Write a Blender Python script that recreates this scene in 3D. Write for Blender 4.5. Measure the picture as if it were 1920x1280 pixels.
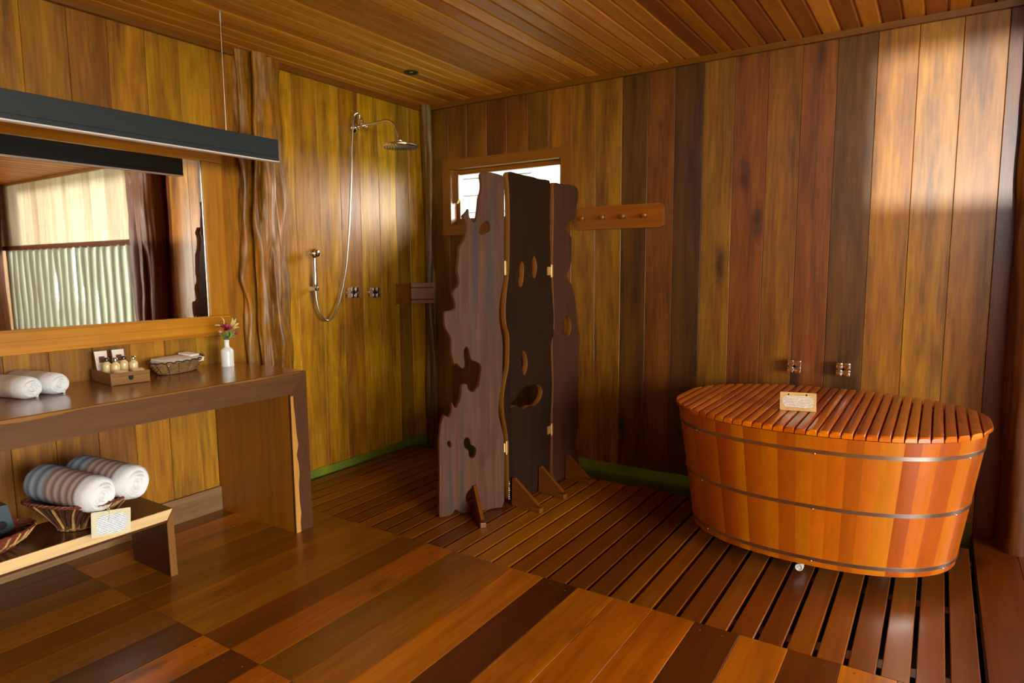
import bpy, bmesh, math, random
from math import sin, cos, pi, radians, sqrt, exp, floor as ffloor
from mathutils import Vector, Matrix, noise

S = bpy.context.scene
COL = S.collection
for o in list(bpy.data.objects):
    bpy.data.objects.remove(o)
random.seed(7)
RND = random.random
UNI = random.uniform


def lin(r, g, b):
    f = lambda c: (c / 12.92 if c <= .04045 else ((c + .055) / 1.055) ** 2.4)
    return (f(r / 255), f(g / 255), f(b / 255), 1)


# ------------------------------------------------------------------ camera
CAM = Vector((3.483, -4.07, 1.40))
pitch, yaw, roll = radians(6.424), radians(-33.217), radians(-.375)
fw = Vector((cos(pitch) * sin(yaw), cos(pitch) * cos(yaw), -sin(pitch)))
rt = Vector((cos(yaw), -sin(yaw), 0))
up = rt.cross(fw)
rt, up = rt * cos(roll) + up * sin(roll), -rt * sin(roll) + up * cos(roll)
cd = bpy.data.cameras.new('camera')
cam = bpy.data.objects.new('camera', cd)
COL.objects.link(cam)
cd.sensor_width = 36
cd.lens = 1224.1 * 36 / 1920
cd.clip_start = .05
cam.matrix_world = Matrix(((rt.x, up.x, -fw.x, CAM.x), (rt.y, up.y, -fw.y, CAM.y), (rt.z, up.z, -fw.z, CAM.z), (0, 0, 0, 1)))
S.camera = cam

# ------------------------------------------------------------------ world, sun, exposure
W = bpy.data.worlds.new('world')
S.world = W
W.use_nodes = True
bg = W.node_tree.nodes['Background']
bg.inputs[0].default_value = (1.0, .99, .96, 1)
bg.inputs[1].default_value = 20.0

sd = bpy.data.lights.new('sun', 'SUN')
sd.energy = 3.2
sd.angle = radians(1.3)
sd.color = (1, .97, .86)
sun = bpy.data.objects.new('sun', sd)
COL.objects.link(sun)
sun.rotation_euler = Vector((-.05, 1, -.006)).to_track_quat('-Z', 'Y').to_euler()
sun.location = (6, -12, 3)


def portal(name, loc, rot, sx, sy):
    l = bpy.data.lights.new(name, 'AREA')
    l.shape = 'RECTANGLE'
    l.size, l.size_y = sx, sy
    l.cycles.is_portal = True
    o = bpy.data.objects.new(name, l)
    COL.objects.link(o)
    o.location = loc
    o.rotation_euler = rot
    return o


RX, RY, RZ = 8.3, -6.0, 2.655          # room size: x 0..RX, y RY..0, ceiling height
# openings: right wall (y range, z range) and front wall (x range, z range)
OC = (-5.7, -2.5, .05, 2.5)
OD = (3.45, 7.9, 1.76, 2.52)
portal('portal_right', (RX + .05, (OC[0] + OC[1]) / 2, (OC[2] + OC[3]) / 2), (0, radians(90), 0), OC[3] - OC[2], OC[1] - OC[0])
portal('portal_front', ((OD[0] + OD[1]) / 2, RY - .05, (OD[2] + OD[3]) / 2), (radians(90), 0, 0), OD[1] - OD[0], OD[3] - OD[2])
portal('portal_window', (.79, .12, 1.95), (radians(-90), 0, 0), .95, .42)

vs = S.view_settings
vs.view_transform = 'Standard'
vs.look = 'None'
vs.gamma = 1
vs.use_curve_mapping = False
vs.exposure = 0.45


# ------------------------------------------------------------------ materials
def new_mat(name):
    m = bpy.data.materials.new(name)
    m.use_nodes = True
    nt = m.node_tree
    b = nt.nodes['Principled BSDF']
    return m, nt, b


def nd(nt, kind, **kw):
    n = nt.nodes.new(kind)
    for k, v in kw.items():
        setattr(n, k, v)
    return n


def plain(name, col, rough=.5, metal=0, bump=0, bscale=200, coat=0, var=0, vscale=20, spec=.5):
    m, nt, b = new_mat(name)
    b.inputs['Base Color'].default_value = col
    b.inputs['Roughness'].default_value = rough
    b.inputs['Metallic'].default_value = metal
    b.inputs['Coat Weight'].default_value = coat
    b.inputs['Specular IOR Level'].default_value = spec
    L = nt.links.new
    if bump or var:
        tc = nd(nt, 'ShaderNodeTexCoord')
    if bump:
        n = nd(nt, 'ShaderNodeTexNoise')
        n.inputs['Scale'].default_value = bscale
        n.inputs['Detail'].default_value = 3
        bp = nd(nt, 'ShaderNodeBump')
        bp.inputs['Strength'].default_value = bump
        bp.inputs['Distance'].default_value = .004
        L(tc.outputs['Object'], n.inputs['Vector'])
        L(n.outputs['Fac'], bp.inputs['Height'])
        L(bp.outputs['Normal'], b.inputs['Normal'])
    if var:
        n = nd(nt, 'ShaderNodeTexNoise')
        n.inputs['Scale'].default_value = vscale
        n.inputs['Detail'].default_value = 4
        mr = nd(nt, 'ShaderNodeMapRange')
        mr.inputs[1].default_value, mr.inputs[2].default_value = .3, .7
        mr.inputs[3].default_value, mr.inputs[4].default_value = 1 - var, 1 + var
        mx = nd(nt, 'ShaderNodeVectorMath', operation='SCALE')
        mx.inputs[0].default_value = col[:3]
        L(tc.outputs['Object'], n.inputs['Vector'])
        L(n.outputs['Fac'], mr.inputs[0])
        L(mr.outputs[0], mx.inputs['Scale'])
        L(mx.outputs[0], b.inputs['Base Color'])
    return m


def wood(name, base=None, second=None, axis='Y', rough=.38, coat=.25, contrast=1.0, streak=9., along=.05, knots=.6, bump=.12, fine=70., patch=1.6, sec_lo=.5, sec_hi=.72, sat=1.3, val=.78, blotch=.0, spec=.5):
    """varnished timber, grain along one object axis; base None takes the object's own colour"""
    m, nt, b = new_mat(name)
    L = nt.links.new
    tc = nd(nt, 'ShaderNodeTexCoord')
    oi = nd(nt, 'ShaderNodeObjectInfo')
    off = nd(nt, 'ShaderNodeVectorMath', operation='SCALE')
    off.inputs[0].default_value = (37.3, 91.7, 53.1)
    L(oi.outputs['Random'], off.inputs['Scale'])
    add = nd(nt, 'ShaderNodeVectorMath', operation='ADD')
    L(tc.outputs['Object'], add.inputs[0])
    L(off.outputs[0], add.inputs[1])
    sc = {'X': (along, 1, 1), 'Y': (1, along, 1), 'Z': (1, 1, along)}[axis]
    mp = nd(nt, 'ShaderNodeVectorMath', operation='MULTIPLY')
    mp.inputs[1].default_value = sc
    L(add.outputs[0], mp.inputs[0])

    def ntex(vec, scale, detail, dist=0.):
        n = nd(nt, 'ShaderNodeTexNoise')
        n.inputs['Scale'].default_value = scale
        n.inputs['Detail'].default_value = detail
        n.inputs['Distortion'].default_value = dist
        L(vec, n.inputs['Vector'])
        return n.outputs['Fac']

    n1 = ntex(mp.outputs[0], streak, 5, .5)
    n2 = ntex(mp.outputs[0], fine, 3)
    sc3 = {'X': (.35, 1, 1), 'Y': (1, .35, 1), 'Z': (1, 1, .35)}[axis]
    mp3 = nd(nt, 'ShaderNodeVectorMath', operation='MULTIPLY')
    mp3.inputs[1].default_value = sc3
    L(add.outputs[0], mp3.inputs[0])
    n3 = ntex(mp3.outputs[0], patch, 3, .8)

    def math(op, a, bb):
        n = nd(nt, 'ShaderNodeMath', operation=op)
        for i, v in enumerate((a, bb)):
            if isinstance(v, (int, float)):
                n.inputs[i].default_value = v
            else:
                L(v, n.inputs[i])
        return n.outputs[0]

    v = math('ADD', math('MULTIPLY', n1, .52), math('ADD', math('MULTIPLY', n2, .36), math('MULTIPLY', n3, .17)))
    mr = nd(nt, 'ShaderNodeMapRange')
    mr.inputs[1].default_value, mr.inputs[2].default_value = .38, .66
    mr.inputs[3].default_value, mr.inputs[4].default_value = 1 - .42 * contrast, 1 + .34 * contrast
    L(v, mr.inputs[0])
    fac = mr.outputs[0]
    # knots and dark checks
    if knots:
        vo = nd(nt, 'ShaderNodeTexVoronoi')
        vo.inputs['Scale'].default_value = 2.6
        mpk = nd(nt, 'ShaderNodeVectorMath', operation='MULTIPLY')
        mpk.inputs[1].default_value = {'X': (.45, 1.5, 1.5), 'Y': (1.5, .45, 1.5), 'Z': (1.5, 1.5, .45)}[axis]
        L(add.outputs[0], mpk.inputs[0])
        ns = nd(nt, 'ShaderNodeVectorMath', operation='ADD')
        nv = nd(nt, 'ShaderNodeTexNoise')
        nv.inputs['Scale'].default_value = 14
        L(add.outputs[0], nv.inputs['Vector'])
        sv = nd(nt, 'ShaderNodeVectorMath', operation='SCALE')
        sv.inputs['Scale'].default_value = .06
        L(nv.outputs['Color'], sv.inputs[0])
        L(mpk.outputs[0], ns.inputs[0])
        L(sv.outputs[0], ns.inputs[1])
        L(ns.outputs[0], vo.inputs['Vector'])
        k = nd(nt, 'ShaderNodeMapRange')
        k.inputs[1].default_value, k.inputs[2].default_value = .06, .17
        k.inputs[3].default_value, k.inputs[4].default_value = 1 - knots, 1
        L(vo.outputs['Distance'], k.inputs[0])
        fac = math('MULTIPLY', fac, k.outputs[0])
    if base is None:
        colsrc = oi.outputs['Color']
    else:
        rgb = nd(nt, 'ShaderNodeRGB')
        rgb.outputs[0].default_value = base
        colsrc = rgb.outputs[0]
    if second is not None:
        mx = nd(nt, 'ShaderNodeMix', data_type='RGBA')
        m2 = nd(nt, 'ShaderNodeMapRange')
        m2.inputs[1].default_value, m2.inputs[2].default_value = sec_lo, sec_hi
        L(n1, m2.inputs[0])
        L(m2.outputs[0], mx.inputs['Factor'])
        L(colsrc, mx.inputs['A'])
        mx.inputs['B'].default_value = second
        colsrc = mx.outputs['Result']
    if blotch:
        n4 = ntex(mp3.outputs[0], patch * 2.3, 5, 1.2)
        m4 = nd(nt, 'ShaderNodeMapRange')
        m4.inputs[1].default_value, m4.inputs[2].default_value = .50, .68
        m4.inputs[4].default_value = blotch
        L(n4, m4.inputs[0])
        mt = nd(nt, 'ShaderNodeVectorMath', operation='MULTIPLY')
        mt.inputs[1].default_value = (.60, .53, .44)
        L(colsrc, mt.inputs[0])
        m5 = nd(nt, 'ShaderNodeMix', data_type='RGBA')
        L(m4.outputs[0], m5.inputs['Factor'])
        L(colsrc, m5.inputs['A'])
        L(mt.outputs[0], m5.inputs['B'])
        colsrc = m5.outputs['Result']
    # streaks shift in hue as well as depth: redder where darker
    pw = nd(nt, 'ShaderNodeCombineXYZ')
    L(math('POWER', fac, .82), pw.inputs[0])
    L(fac, pw.inputs[1])
    L(math('POWER', fac, 1.15), pw.inputs[2])
    mu = nd(nt, 'ShaderNodeVectorMath', operation='MULTIPLY')
    L(colsrc, mu.inputs[0])
    L(pw.outputs[0], mu.inputs[1])
    hs = nd(nt, 'ShaderNodeHueSaturation')
    hs.inputs['Saturation'].default_value = sat
    hs.inputs['Value'].default_value = val
    L(mu.outputs[0], hs.inputs['Color'])
    L(hs.outputs[0], b.inputs['Base Color'])
    rr = nd(nt, 'ShaderNodeMapRange')
    rr.inputs[3].default_value, rr.inputs[4].default_value = rough - .08, rough + .12
    L(n3, rr.inputs[0])
    L(rr.outputs[0], b.inputs['Roughness'])
    b.inputs['Specular IOR Level'].default_value = spec
    b.inputs['Coat Weight'].default_value = coat
    b.inputs['Coat Roughness'].default_value = .22
    bp = nd(nt, 'ShaderNodeBump')
    bp.inputs['Strength'].default_value = bump
    bp.inputs['Distance'].default_value = .003
    L(v, bp.inputs['Height'])
    L(bp.outputs['Normal'], b.inputs['Normal'])
    return m


M = {}
M['plank'] = wood('plank_wood', blotch=.75, contrast=1.5, rough=.46, coat=.07, streak=13, fine=75, along=.07, knots=.72, bump=.2)
M['ceil'] = wood('ceiling_wood', val=1.4, sat=1.08, contrast=.7, rough=.5, coat=.06, knots=.25, streak=14)
M['floorw'] = wood('floor_wood', fine=60, along=.06, blotch=.5, val=1.1, contrast=.95, rough=.33, coat=.35, knots=.55, streak=11, patch=2.4)
M['slat'] = wood('slat_wood', blotch=.4, val=1.0, contrast=.7, rough=.36, coat=.3, knots=.2, streak=14)
M['trim'] = wood('trim_wood', lin(128, 80, 36), axis='X', contrast=.6)
M['trimy'] = wood('trim_wood_y', lin(128, 80, 36), axis='Y', contrast=.6)
M['trimz'] = wood('trim_wood_z', lin(140, 88, 34), axis='Z', contrast=.6)
M['frame_y'] = wood('mirror_frame_wood', lin(204, 142, 72), axis='Y', contrast=.8, streak=30, along=.03, knots=0)
M['frame_z'] = wood('mirror_frame_wood_z', lin(196, 134, 58), axis='Z', contrast=.8, streak=20, knots=0)
M['counter_top'] = wood('counter_top_wood', lin(140, 80, 28), axis='Y', rough=.2, coat=.7, contrast=.5, knots=0)
M['counter_edge'] = wood('counter_edge_wood', lin(102, 70, 44), axis='Y', rough=.6, coat=0, contrast=.8, streak=20, knots=0)
M['counter_leg'] = wood('counter_leg_wood', lin(150, 96, 34), val=1.0, axis='Z', rough=.4, contrast=.8, knots=0, streak=14)
M['counter_legedge'] = wood('counter_leg_edge_wood', lin(92, 58, 38), axis='Z', rough=.6, coat=0, contrast=.6, knots=0)
M['sapwood_dull'] = wood('sapwood_dull', lin(150, 104, 56), axis='Y', rough=.6, coat=0, contrast=.7, streak=30, knots=0)
M['sapwood'] = wood('sapwood', sat=.9, val=1.1, base=lin(214, 176, 106), axis='Y', rough=.6, coat=0, contrast=.5, streak=30, knots=0)
M['sapwood_z'] = wood('sapwood_z', sat=1.05, val=.95, base=lin(196, 142, 70), axis='Z', rough=.6, coat=0, contrast=.7, streak=30, knots=0)
M['bench_top'] = wood('bench_top_wood', lin(84, 46, 20), lin(150, 92, 36), axis='Y', rough=.3, coat=.4, contrast=.6, knots=0, sec_lo=.6, sec_hi=.75)
M['bench_leg'] = wood('bench_leg_wood', lin(74, 40, 26), axis='Z', rough=.4, contrast=.6, knots=0)
M['bench_legedge'] = wood('bench_leg_edge_wood', lin(136, 100, 70), axis='Z', rough=.6, coat=0, contrast=.6, knots=0)
M['baseboard'] = wood('baseboard_wood', sat=1.05, val=.95, base=lin(128, 96, 60), axis='Y', rough=.55, coat=0, contrast=.8, knots=0)
M['trunk'] = wood('trunk_wood', lin(160, 116, 66), lin(170, 100, 36), blotch=.8, patch=2.2, val=.8, sat=1.15, axis='Z', rough=.5, coat=.15, contrast=1.7, streak=17, along=.16, knots=.75, bump=1.0)
M['trunk_dark'] = wood('trunk_wood_dark', lin(100, 54, 24), lin(70, 36, 18), axis='Z', rough=.5, coat=.04, spec=.25, contrast=1.2, streak=9, along=.1, knots=.7, bump=.4)
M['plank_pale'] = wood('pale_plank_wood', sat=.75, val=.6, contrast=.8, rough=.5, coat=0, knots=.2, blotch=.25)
M['pole'] = wood('peeled_pole_wood', lin(150, 152, 126), sat=.9, val=.8, axis='Z', rough=.6, coat=0, contrast=.4, knots=0)
M['slat_dark'] = wood('dark_slat_wood', lin(84, 44, 26), axis='Z', rough=.7, coat=0, spec=.2, contrast=.6, knots=0)
M['screen_edge'] = wood('screen_edge_wood', lin(138, 96, 62), axis='Y', rough=.6, coat=0, contrast=.6, knots=0)
M['screen_edge_dark'] = wood('screen_edge_dark_wood', lin(120, 84, 62), axis='Y', rough=.6, coat=0, contrast=.6, knots=0)
M['post'] = wood('post_wood', lin(112, 84, 48), lin(90, 60, 20), axis='Z', rough=.5, coat=.1, contrast=1.1, streak=16, along=.1, knots=.6, bump=.5)
M['winframe'] = wood('window_frame_wood', lin(138, 84, 26), axis='X', contrast=.6, knots=0)
M['winframe_z'] = wood('window_frame_wood_z', lin(138, 84, 26), axis='Z', contrast=.6, knots=0)
M['pegrail'] = wood('peg_rail_wood', lin(150, 84, 28), axis='X', contrast=.7, knots=.3)
M['panel1'] = wood('screen_wood_grey', lin(116, 78, 58), lin(68, 62, 54), sat=1.1, val=.56, spec=.2, blotch=.6, axis='Y', rough=.6, coat=0, contrast=1.2, streak=16, along=.04, knots=.3, sec_lo=.48, sec_hi=.66)
M['panel2'] = wood('screen_wood_dark', lin(54, 36, 22), lin(36, 25, 17), sat=1.1, val=.62, spec=.12, axis='Y', rough=.65, coat=0, contrast=.7, streak=12, along=.04, knots=0)
M['panel3'] = wood('screen_wood_brown', lin(86, 56, 42), lin(60, 40, 30), sat=1.1, val=.7, spec=.15, axis='Y', rough=.6, coat=0, contrast=.7, streak=12, along=.04, knots=.3)
M['screen_foot'] = wood('screen_foot_wood', lin(132, 84, 54), axis='X', rough=.5, coat=.1, contrast=.6, knots=0)
M['stave'] = wood('stave_wood', val=.95, sat=1.2, axis='Z', rough=.34, coat=.3, contrast=.35, streak=25, knots=0, bump=.04)
M['lid'] = wood('lid_wood', val=1.2, sat=1.15, axis='Y', rough=.24, coat=.6, contrast=.4, streak=25, knots=0, bump=.05)
M['boxwood'] = wood('box_wood', lin(150, 104, 50), axis='Y', rough=.5, coat=.1, contrast=.5, knots=0, streak=30)
M['boxwood_dark'] = plain('box_dark', lin(60, 38, 22), .6)
M['green'] = plain('green_sealant', lin(100, 112, 14), .6, var=.3, vscale=6, bump=.3, bscale=40)
M['dark'] = plain('dark_void', lin(26, 16, 10), .8)
M['pit'] = plain('wet_concrete', lin(38, 26, 18), .5, var=.2)
M['backing'] = plain('wall_backing', lin(52, 32, 16), .8)
M['chrome'] = plain('chrome', (.82, .80, .78, 1), .12, 1)
M['steel'] = plain('brushed_steel', (.62, .58, .52, 1), .28, 1)
M['brass'] = plain('hinge_brass', lin(206, 160, 96), .4, .6, var=.2)
M['black'] = plain('black_anodised_metal', lin(34, 42, 46), .5, 0, spec=.4)
M['black_line'] = plain('black_groove', lin(22, 26, 28), .6)
M['wire'] = plain('steel_wire', (.7, .68, .64, 1), .35, 1)
M['diffuser'] = plain('lamp_diffuser', lin(226, 214, 206), .5)
M['mirror'] = plain('mirror_silver', (.93, .95, .94, 1), .015, 1)
M['white_cer'] = plain('white_ceramic', lin(236, 238, 232), .25, coat=.4)
M['terry'] = plain('white_terry', lin(240, 242, 240), .95, bump=.9, bscale=260)
M['paper'] = plain('paper', lin(232, 222, 208), .8, var=.06)
M['cardtan'] = plain('tan_card', lin(214, 170, 104), .7, var=.12)
M['cardpale'] = plain('pale_card', lin(214, 208, 172), .7, var=.05)
M['soap'] = plain('soap', lin(236, 192, 152), .5)
M['brown_print'] = plain('brown_print', lin(110, 66, 40), .6)
M['ink'] = plain('ink', lin(120, 112, 108), .8)
M['leaf'] = plain('leaf_green', lin(120, 140, 62), .6, var=.3)
M['leaf_pale'] = plain('bud_cream', lin(214, 196, 130), .6, var=.2)
M['petal'] = plain('petal_crimson', lin(158, 26, 62), .6, var=.3)
M['petal_pink'] = plain('petal_pink', lin(226, 140, 130), .6)
M['string'] = plain('string', lin(206, 190, 150), .9)
M['wicker'] = plain('wicker', lin(134, 98, 54), .7, var=.35, vscale=30)
M['wicker_dark'] = plain('wicker_dark', lin(74, 46, 26), .6, var=.4, vscale=30)
M['wicker_pale'] = plain('wicker_pale', lin(186, 142, 84), .6, var=.3, vscale=30)
M['wicker_red'] = plain('wicker_red', lin(112, 56, 34), .6, var=.3, vscale=30)
M['slate'] = plain('slate_blue_plastic', lin(58, 74, 82), .5)
M['liquid'] = plain('cream_liquid', lin(226, 202, 140), .35, coat=.6)
M['capdark'] = plain('dark_cap', lin(48, 38, 40), .3, coat=.5)
M['rubber'] = plain('rubber_grey', lin(60, 56, 54), .5)
M['siding'] = plain('siding_white', lin(104, 107, 112), .7, var=.06, vscale=4)
M['siding_gap'] = plain('siding_gap', lin(60, 58, 56), .8)
M['grass'] = plain('grass_ground', lin(110, 124, 62), .9, var=.3, vscale=2)
M['garden'] = plain('garden_wall_render', lin(70, 48, 34), .9, var=.1, vscale=2)

gm, gnt, gb = new_mat('window_glass')
gtr = nd(gnt, 'ShaderNodeBsdfTransparent')
ggl = nd(gnt, 'ShaderNodeBsdfGlossy')
ggl.inputs['Roughness'].default_value = .02
gmx = nd(gnt, 'ShaderNodeMixShader')
gmx.inputs[0].default_value = .06
gnt.links.new(gtr.outputs[0], gmx.inputs[1])
gnt.links.new(ggl.outputs[0], gmx.inputs[2])
gnt.links.new(gmx.outputs[0], gnt.nodes['Material Output'].inputs[0])
M['glass'] = gm


def stripes(name, bands, axis=0, bump=.9, base=None):
    """terry towel with woven bands along one axis: list of (position, colour)"""
    m, nt, b = new_mat(name)
    L = nt.links.new
    tc = nd(nt, 'ShaderNodeTexCoord')
    sp = nd(nt, 'ShaderNodeSeparateXYZ')
    L(tc.outputs['Object'], sp.inputs[0])
    mr = nd(nt, 'ShaderNodeMapRange')
    mr.inputs[1].default_value, mr.inputs[2].default_value = -.2, .2
    L(sp.outputs[axis], mr.inputs[0])
    cr = nd(nt, 'ShaderNodeValToRGB')
    cr.color_ramp.interpolation = 'LINEAR'
    e = cr.color_ramp.elements
    e[0].position, e[0].color = bands[0]
    e[1].position, e[1].color = bands[-1]
    for p, c in bands[1:-1]:
        x = e.new(p)
        x.color = c
    L(mr.outputs[0], cr.inputs[0])
    L(cr.outputs[0], b.inputs['Base Color'])
    b.inputs['Roughness'].default_value = .95
    n = nd(nt, 'ShaderNodeTexNoise')
    n.inputs['Scale'].default_value = 260
    L(tc.outputs['Object'], n.inputs['Vector'])
    bp = nd(nt, 'ShaderNodeBump')
    bp.inputs['Strength'].default_value = bump
    bp.inputs['Distance'].default_value = .004
    L(n.outputs['Fac'], bp.inputs['Height'])
    L(bp.outputs['Normal'], b.inputs['Normal'])
    return m


def lettering(name, paper, ink, rows, ax=0, ay=1, lo=.25):
    """lines of small illegible print on paper, in object space"""
    m, nt, b = new_mat(name)
    L = nt.links.new
    tc = nd(nt, 'ShaderNodeTexCoord')
    sp = nd(nt, 'ShaderNodeSeparateXYZ')
    L(tc.outputs['Object'], sp.inputs[0])
    w = nd(nt, 'ShaderNodeMath', operation='SINE')
    ms = nd(nt, 'ShaderNodeMath', operation='MULTIPLY')
    ms.inputs[1].default_value = rows
    L(sp.outputs[ay], ms.inputs[0])
    L(ms.outputs[0], w.inputs[0])
    g = nd(nt, 'ShaderNodeMath', operation='GREATER_THAN')
    g.inputs[1].default_value = .35
    L(w.outputs[0], g.inputs[0])
    n = nd(nt, 'ShaderNodeTexNoise')
    n.inputs['Scale'].default_value = 1
    v = nd(nt, 'ShaderNodeVectorMath', operation='MULTIPLY')
    sc = [1, 1, 1]
    sc[ax] = 110
    sc[ay] = rows / 3.2
    v.inputs[1].default_value = sc
    L(tc.outputs['Object'], v.inputs[0])
    L(v.outputs[0], n.inputs['Vector'])
    mr = nd(nt, 'ShaderNodeMapRange')
    mr.inputs[1].default_value, mr.inputs[2].default_value = .34, .46
    L(n.outputs['Fac'], mr.inputs[0])
    mu = nd(nt, 'ShaderNodeMath', operation='MULTIPLY')
    L(g.outputs[0], mu.inputs[0])
    L(mr.outputs[0], mu.inputs[1])
    mx = nd(nt, 'ShaderNodeMix', data_type='RGBA')
    L(mu.outputs[0], mx.inputs['Factor'])
    mx.inputs['A'].default_value = paper
    mx.inputs['B'].default_value = ink
    L(mx.outputs['Result'], b.inputs['Base Color'])
    b.inputs['Roughness'].default_value = .5
    return m


M['tagprint'] = lettering('tag_print', lin(232, 236, 240), lin(150, 158, 170), 850, 1, 2)
M['signprint'] = lettering('sign_print', lin(240, 226, 206), lin(150, 124, 112), 900, 0, 2)
g1, g2, g3, g4, wh = lin(170, 180, 188), lin(92, 106, 124), lin(204, 188, 174), lin(136, 104, 88), lin(238, 240, 240)
M['towel_stripe'] = stripes('striped_terry', [(0, g1), (.07, g2), (.11, g1), (.17, g2), (.21, g1), (.28, g2), (.33, g1), (.40, g4), (.44, g3), (.50, g4), (.54, g3), (.60, g4), (.64, g3), (.70, g4), (.74, g3), (.78, g4), (.82, wh), (1, wh)])
M['towel_beige'] = stripes('beige_terry', [(0, lin(178, 164, 142)), (.2, lin(196, 182, 160)), (.4, lin(176, 160, 138)), (.5, lin(200, 186, 166)), (.62, lin(182, 166, 146)), (.7, lin(206, 190, 176)), (.76, wh), (1, wh)])


# ------------------------------------------------------------------ mesh helpers
class MB:
    def __init__(s):
        s.v, s.f, s.mi = [], [], []
        s.cur = 0

    def add(s, vs, fs):
        o = len(s.v)
        s.v += [tuple(v) for v in vs]
        for f in fs:
            s.f.append([i + o for i in f])
            s.mi.append(s.cur)

    def box(s, x0, x1, y0, y1, z0, z1, c=0.):
        if not c:
            vs = [(x, y, z) for z in (z0, z1) for y in (y0, y1) for x in (x0, x1)]
            s.add(vs, [(0, 2, 3, 1), (4, 5, 7, 6), (0, 1, 5, 4), (2, 6, 7, 3), (0, 4, 6, 2), (1, 3, 7, 5)])
            return
        bm = bmesh.new()
        bmesh.ops.create_cube(bm, size=1)
        for v in bm.verts:
            v.co = ((v.co.x + .5) * (x1 - x0) + x0, (v.co.y + .5) * (y1 - y0) + y0, (v.co.z + .5) * (z1 - z0) + z0)
        bmesh.ops.bevel(bm, geom=bm.edges[:], offset=c, segments=2, profile=.6, affect='EDGES')
        s.bm(bm)

    def bm(s, bm, mat=None):
        bm.verts.index_update()
        vs = [(mat @ v.co if mat else v.co.copy()) for v in bm.verts]
        s.add(vs, [[v.index for v in f.verts] for f in bm.faces])
        bm.free()

    def prism(s, pts, axis, a, b_):
        """polygon pts (2D) extruded along axis from a to b_"""
        def P(p, t):
            return {'X': (t, p[0], p[1]), 'Y': (p[0], t, p[1]), 'Z': (p[0], p[1], t)}[axis]
        n = len(pts)
        vs = [P(p, a) for p in pts] + [P(p, b_) for p in pts]
        fs = [list(range(n))[::-1], list(range(n, 2 * n))]
        for i in range(n):
            j = (i + 1) % n
            fs.append([i, j, j + n, i + n])
        s.add(vs, fs)

    def tube(s, path, r, n=10, closed=False, cap=True):
        path = [Vector(p) for p in path]
        m = len(path)
        rs = r if isinstance(r, (list, tuple)) else [r] * m
        rings = []
        prev = None
        for i, p in enumerate(path):
            if closed:
                t = path[(i + 1) % m] - path[i - 1]
            else:
                t = path[min(i + 1, m - 1)] - path[max(i - 1, 0)]
            t.normalize()
            if prev is None:
                a = Vector((0, 0, 1)) if abs(t.z) < .9 else Vector((1, 0, 0))
                nrm = (a - t * a.dot(t)).normalized()
            else:
                nrm = (prev - t * prev.dot(t)).normalized()
            prev = nrm
            bi = t.cross(nrm)
            rings.append([p + (nrm * cos(2 * pi * k / n) + bi * sin(2 * pi * k / n)) * rs[i] for k in range(n)])
        vs = [v for rg in rings for v in rg]
        fs = []
        for i in range(m if closed else m - 1):
            j = (i + 1) % m
            for k in range(n):
                l = (k + 1) % n
                fs.append([i * n + k, i * n + l, j * n + l, j * n + k])
        if cap and not closed:
            fs.append([k for k in range(n)][::-1])
            fs.append([(m - 1) * n + k for k in range(n)])
        s.add(vs, fs)

    def lathe(s, prof, n=28, c=(0, 0, 0), mat=None, sx=1, sy=1):
        vs, fs = [], []
        m = len(prof)
        for (r, z) in prof:
            for k in range(n):
                a = 2 * pi * k / n
                p = Vector((r * cos(a) * sx, r * sin(a) * sy, z))
                if mat:
                    p = mat @ p
                vs.append((p.x + c[0], p.y + c[1], p.z + c[2]))
        for i in range(m - 1):
            for k in range(n):
                l = (k + 1) % n
                fs.append([i * n + k, i * n + l, (i + 1) * n + l, (i + 1) * n + k])
        fs.append([k for k in range(n)][::-1])
        fs.append([(m - 1) * n + k for k in range(n)])
        s.add(vs, fs)

    def mesh(s, name, mats, smooth=None):
        me = bpy.data.meshes.new(name)
        me.from_pydata(s.v, [], s.f)
        bm = bmesh.new()
        bm.from_mesh(me)
        bmesh.ops.recalc_face_normals(bm, faces=bm.faces)
        bm.to_mesh(me)
        bm.free()
        for mm in (mats if isinstance(mats, (list, tuple)) else [mats]):
            me.materials.append(M[mm])
        me.polygons.foreach_set('material_index', s.mi)
        if smooth is not None:
            me.shade_smooth()
            try:
                me.set_sharp_from_angle(angle=radians(smooth))
            except Exception:
                pass
        me.update()
        return me

    def build(s, name, mats, parent=None, smooth=None, loc=None, label=None):
        o = bpy.data.objects.new(name, s.mesh(name, mats, smooth))
        COL.objects.link(o)
        o.parent = parent
        if loc is not None:
            o.location = loc
        if label:
            o['label'] = label
        return o


def tag(o, label, cat, group=None):
    o['label'] = label
    o['category'] = cat
    if group:
        o['group'] = group
    return o


def thing(name, label, cat, loc=(0, 0, 0), rz=0, group=None):
    o = bpy.data.objects.new(name, None)
    o.empty_display_size = .05
    COL.objects.link(o)
    o.location = loc
    o.rotation_euler = (0, 0, rz)
    return tag(o, label, cat, group)


def struct(o):
    o['kind'] = 'structure'
    return o


def copy_tree(o, parent=None):
    c = o.copy()
    COL.objects.link(c)
    c.parent = parent
    for ch in list(o.children):
        copy_tree(ch, c)
    return c


PM = {}


def plank_mesh(w, l, t, c, mat):
    key = (round(w, 4), round(l, 4), t, c, mat)
    if key not in PM:
        mb = MB()
        h = w / 2
        mb.prism([(-h, 0), (h, 0), (h, t - c), (h - c, t), (-h + c, t), (-h, t - c)], 'Y', 0, l)
        PM[key] = mb.mesh('plank_board', mat)
    return PM[key]


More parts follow.
